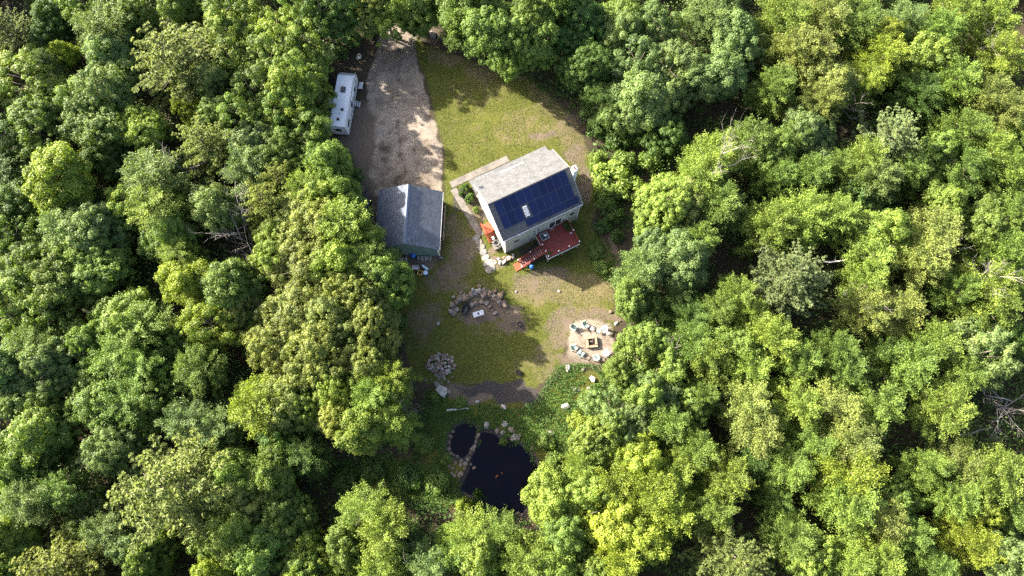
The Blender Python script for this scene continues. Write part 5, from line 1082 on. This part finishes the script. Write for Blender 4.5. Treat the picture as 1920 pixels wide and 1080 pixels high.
for s in (-.95, .95): mb = MB(); mb.box(s - .08, s + .08, -hl - .03, -hl - .004, .9, 1.1); mb.build('tail_light', bpy.data.materials['red_paint'], rv)
mb = MB(); mb.box(hwid + .004, hwid + .04, .35, 1.05, .7, 2.5); dr = mb.build('door', RVG, rv); mb = MB(); mb.cbox(hwid + .06, .45, 1.5, .04, .05, .15); mb.build('handle', DARKM, dr)
mb = MB()
mb.box(hwid + .003, hwid + .012, -hl + .3, hl - .9, .95, 1.05); mb.box(hwid + .003, hwid + .012, -hl + 2.2, hl - .9, 1.15, 1.2); mb.build('side_stripe', DARKM, rv)
mb = MB(); mb.tube([(hwid + .12, -.2, 2.72), (hwid + .12, hl - 1.0, 2.72)], .09, 10); aw = mb.build('awning', WHITE, rv, smooth=True)
for yy in (-.15, hl - 1.05): mb = MB(); mb.tube([(hwid + .12, yy, 2.7), (hwid + .06, yy, .9)], .03, 5); mb.build('arm', DARKM, aw)
mb = MB(); mb.box(-hwid + .03, -hwid + .08, -hl + .1, hl - .9, cz, cz + .03); mb.box(hwid - .08, hwid - .03, -hl + .1, hl - .9, cz, cz + .03); mb.build('gutter_rail', RVG, rv)
mb = MB(); mb.box(-.33, .33, .9, 1.75, cz, cz + .26); mb.build('air_conditioner', DARKM, rv, bevel=.08)
for yy, xx in ((-hl + 1.1, .0), (-hl + 2.65, .35)): mb = MB(); mb.box(xx - .2, xx + .2, yy - .2, yy + .2, cz, cz + .09); mb.build('roof_vent', BLACK, rv, bevel=.02)
mb = MB(); mb.lathe([(.06, cz), (.06, cz + .14)], 8, c=(.1, -hl + 2.0, 0)); mb.build('vent_pipe', DARKM, rv)
for k in range(3): mb = MB(); mb.box(hwid + .05 + k * .26, hwid + .24 + k * .26, .3, 1.1, .52 - k * .17, .56 - k * .17); mb.build('entry_step', GREYM, rv)
for s in (-1, 1):
    for yy in (-.55, .25):
        mb = MB(); mb.tube([(s * 1.0, yy - .4, .36), (s * 1.18, yy - .4, .36)], .36, 16); w = mb.build('wheel', RUBBER, rv); mb = MB(); mb.tube([(s * 1.181, yy - .4, .36), (s * 1.2, yy - .4, .36)], .2, 10); mb.build('rim', GREYM, w)
mb = MB(); mb.tube([(-.7, hl - .5, .55), (0, hl + 1.1, .5)], .06, 6); mb.tube([(.7, hl - .5, .55), (0, hl + 1.1, .5)], .06, 6); mb.build('hitch', DARKM, rv)
mb = MB(); mb.lathe([(.16, .62), (.18, .8), (.16, 1.05), (.05, 1.15)], 10, c=(0, hl + .4, 0)); mb.build('gas_bottle', WHITE, rv, smooth=True)
x, y = at(676.5, 160, .5); t = thing('camp_table', 'small pale grey table beside the camper steps', 'table', (x, y, 0), arv); mb = MB(); mb.box(-.3, .3, -.55, .55, .46, .5); mb.build('tabletop', GREYM, t, bevel=.02)
for a in (-.25, .25):
    for b in (-.48, .48): mb = MB(); mb.tube([(a, b, 0), (a, b, .459)], .02, 5); mb.build('leg', GREYM, t)
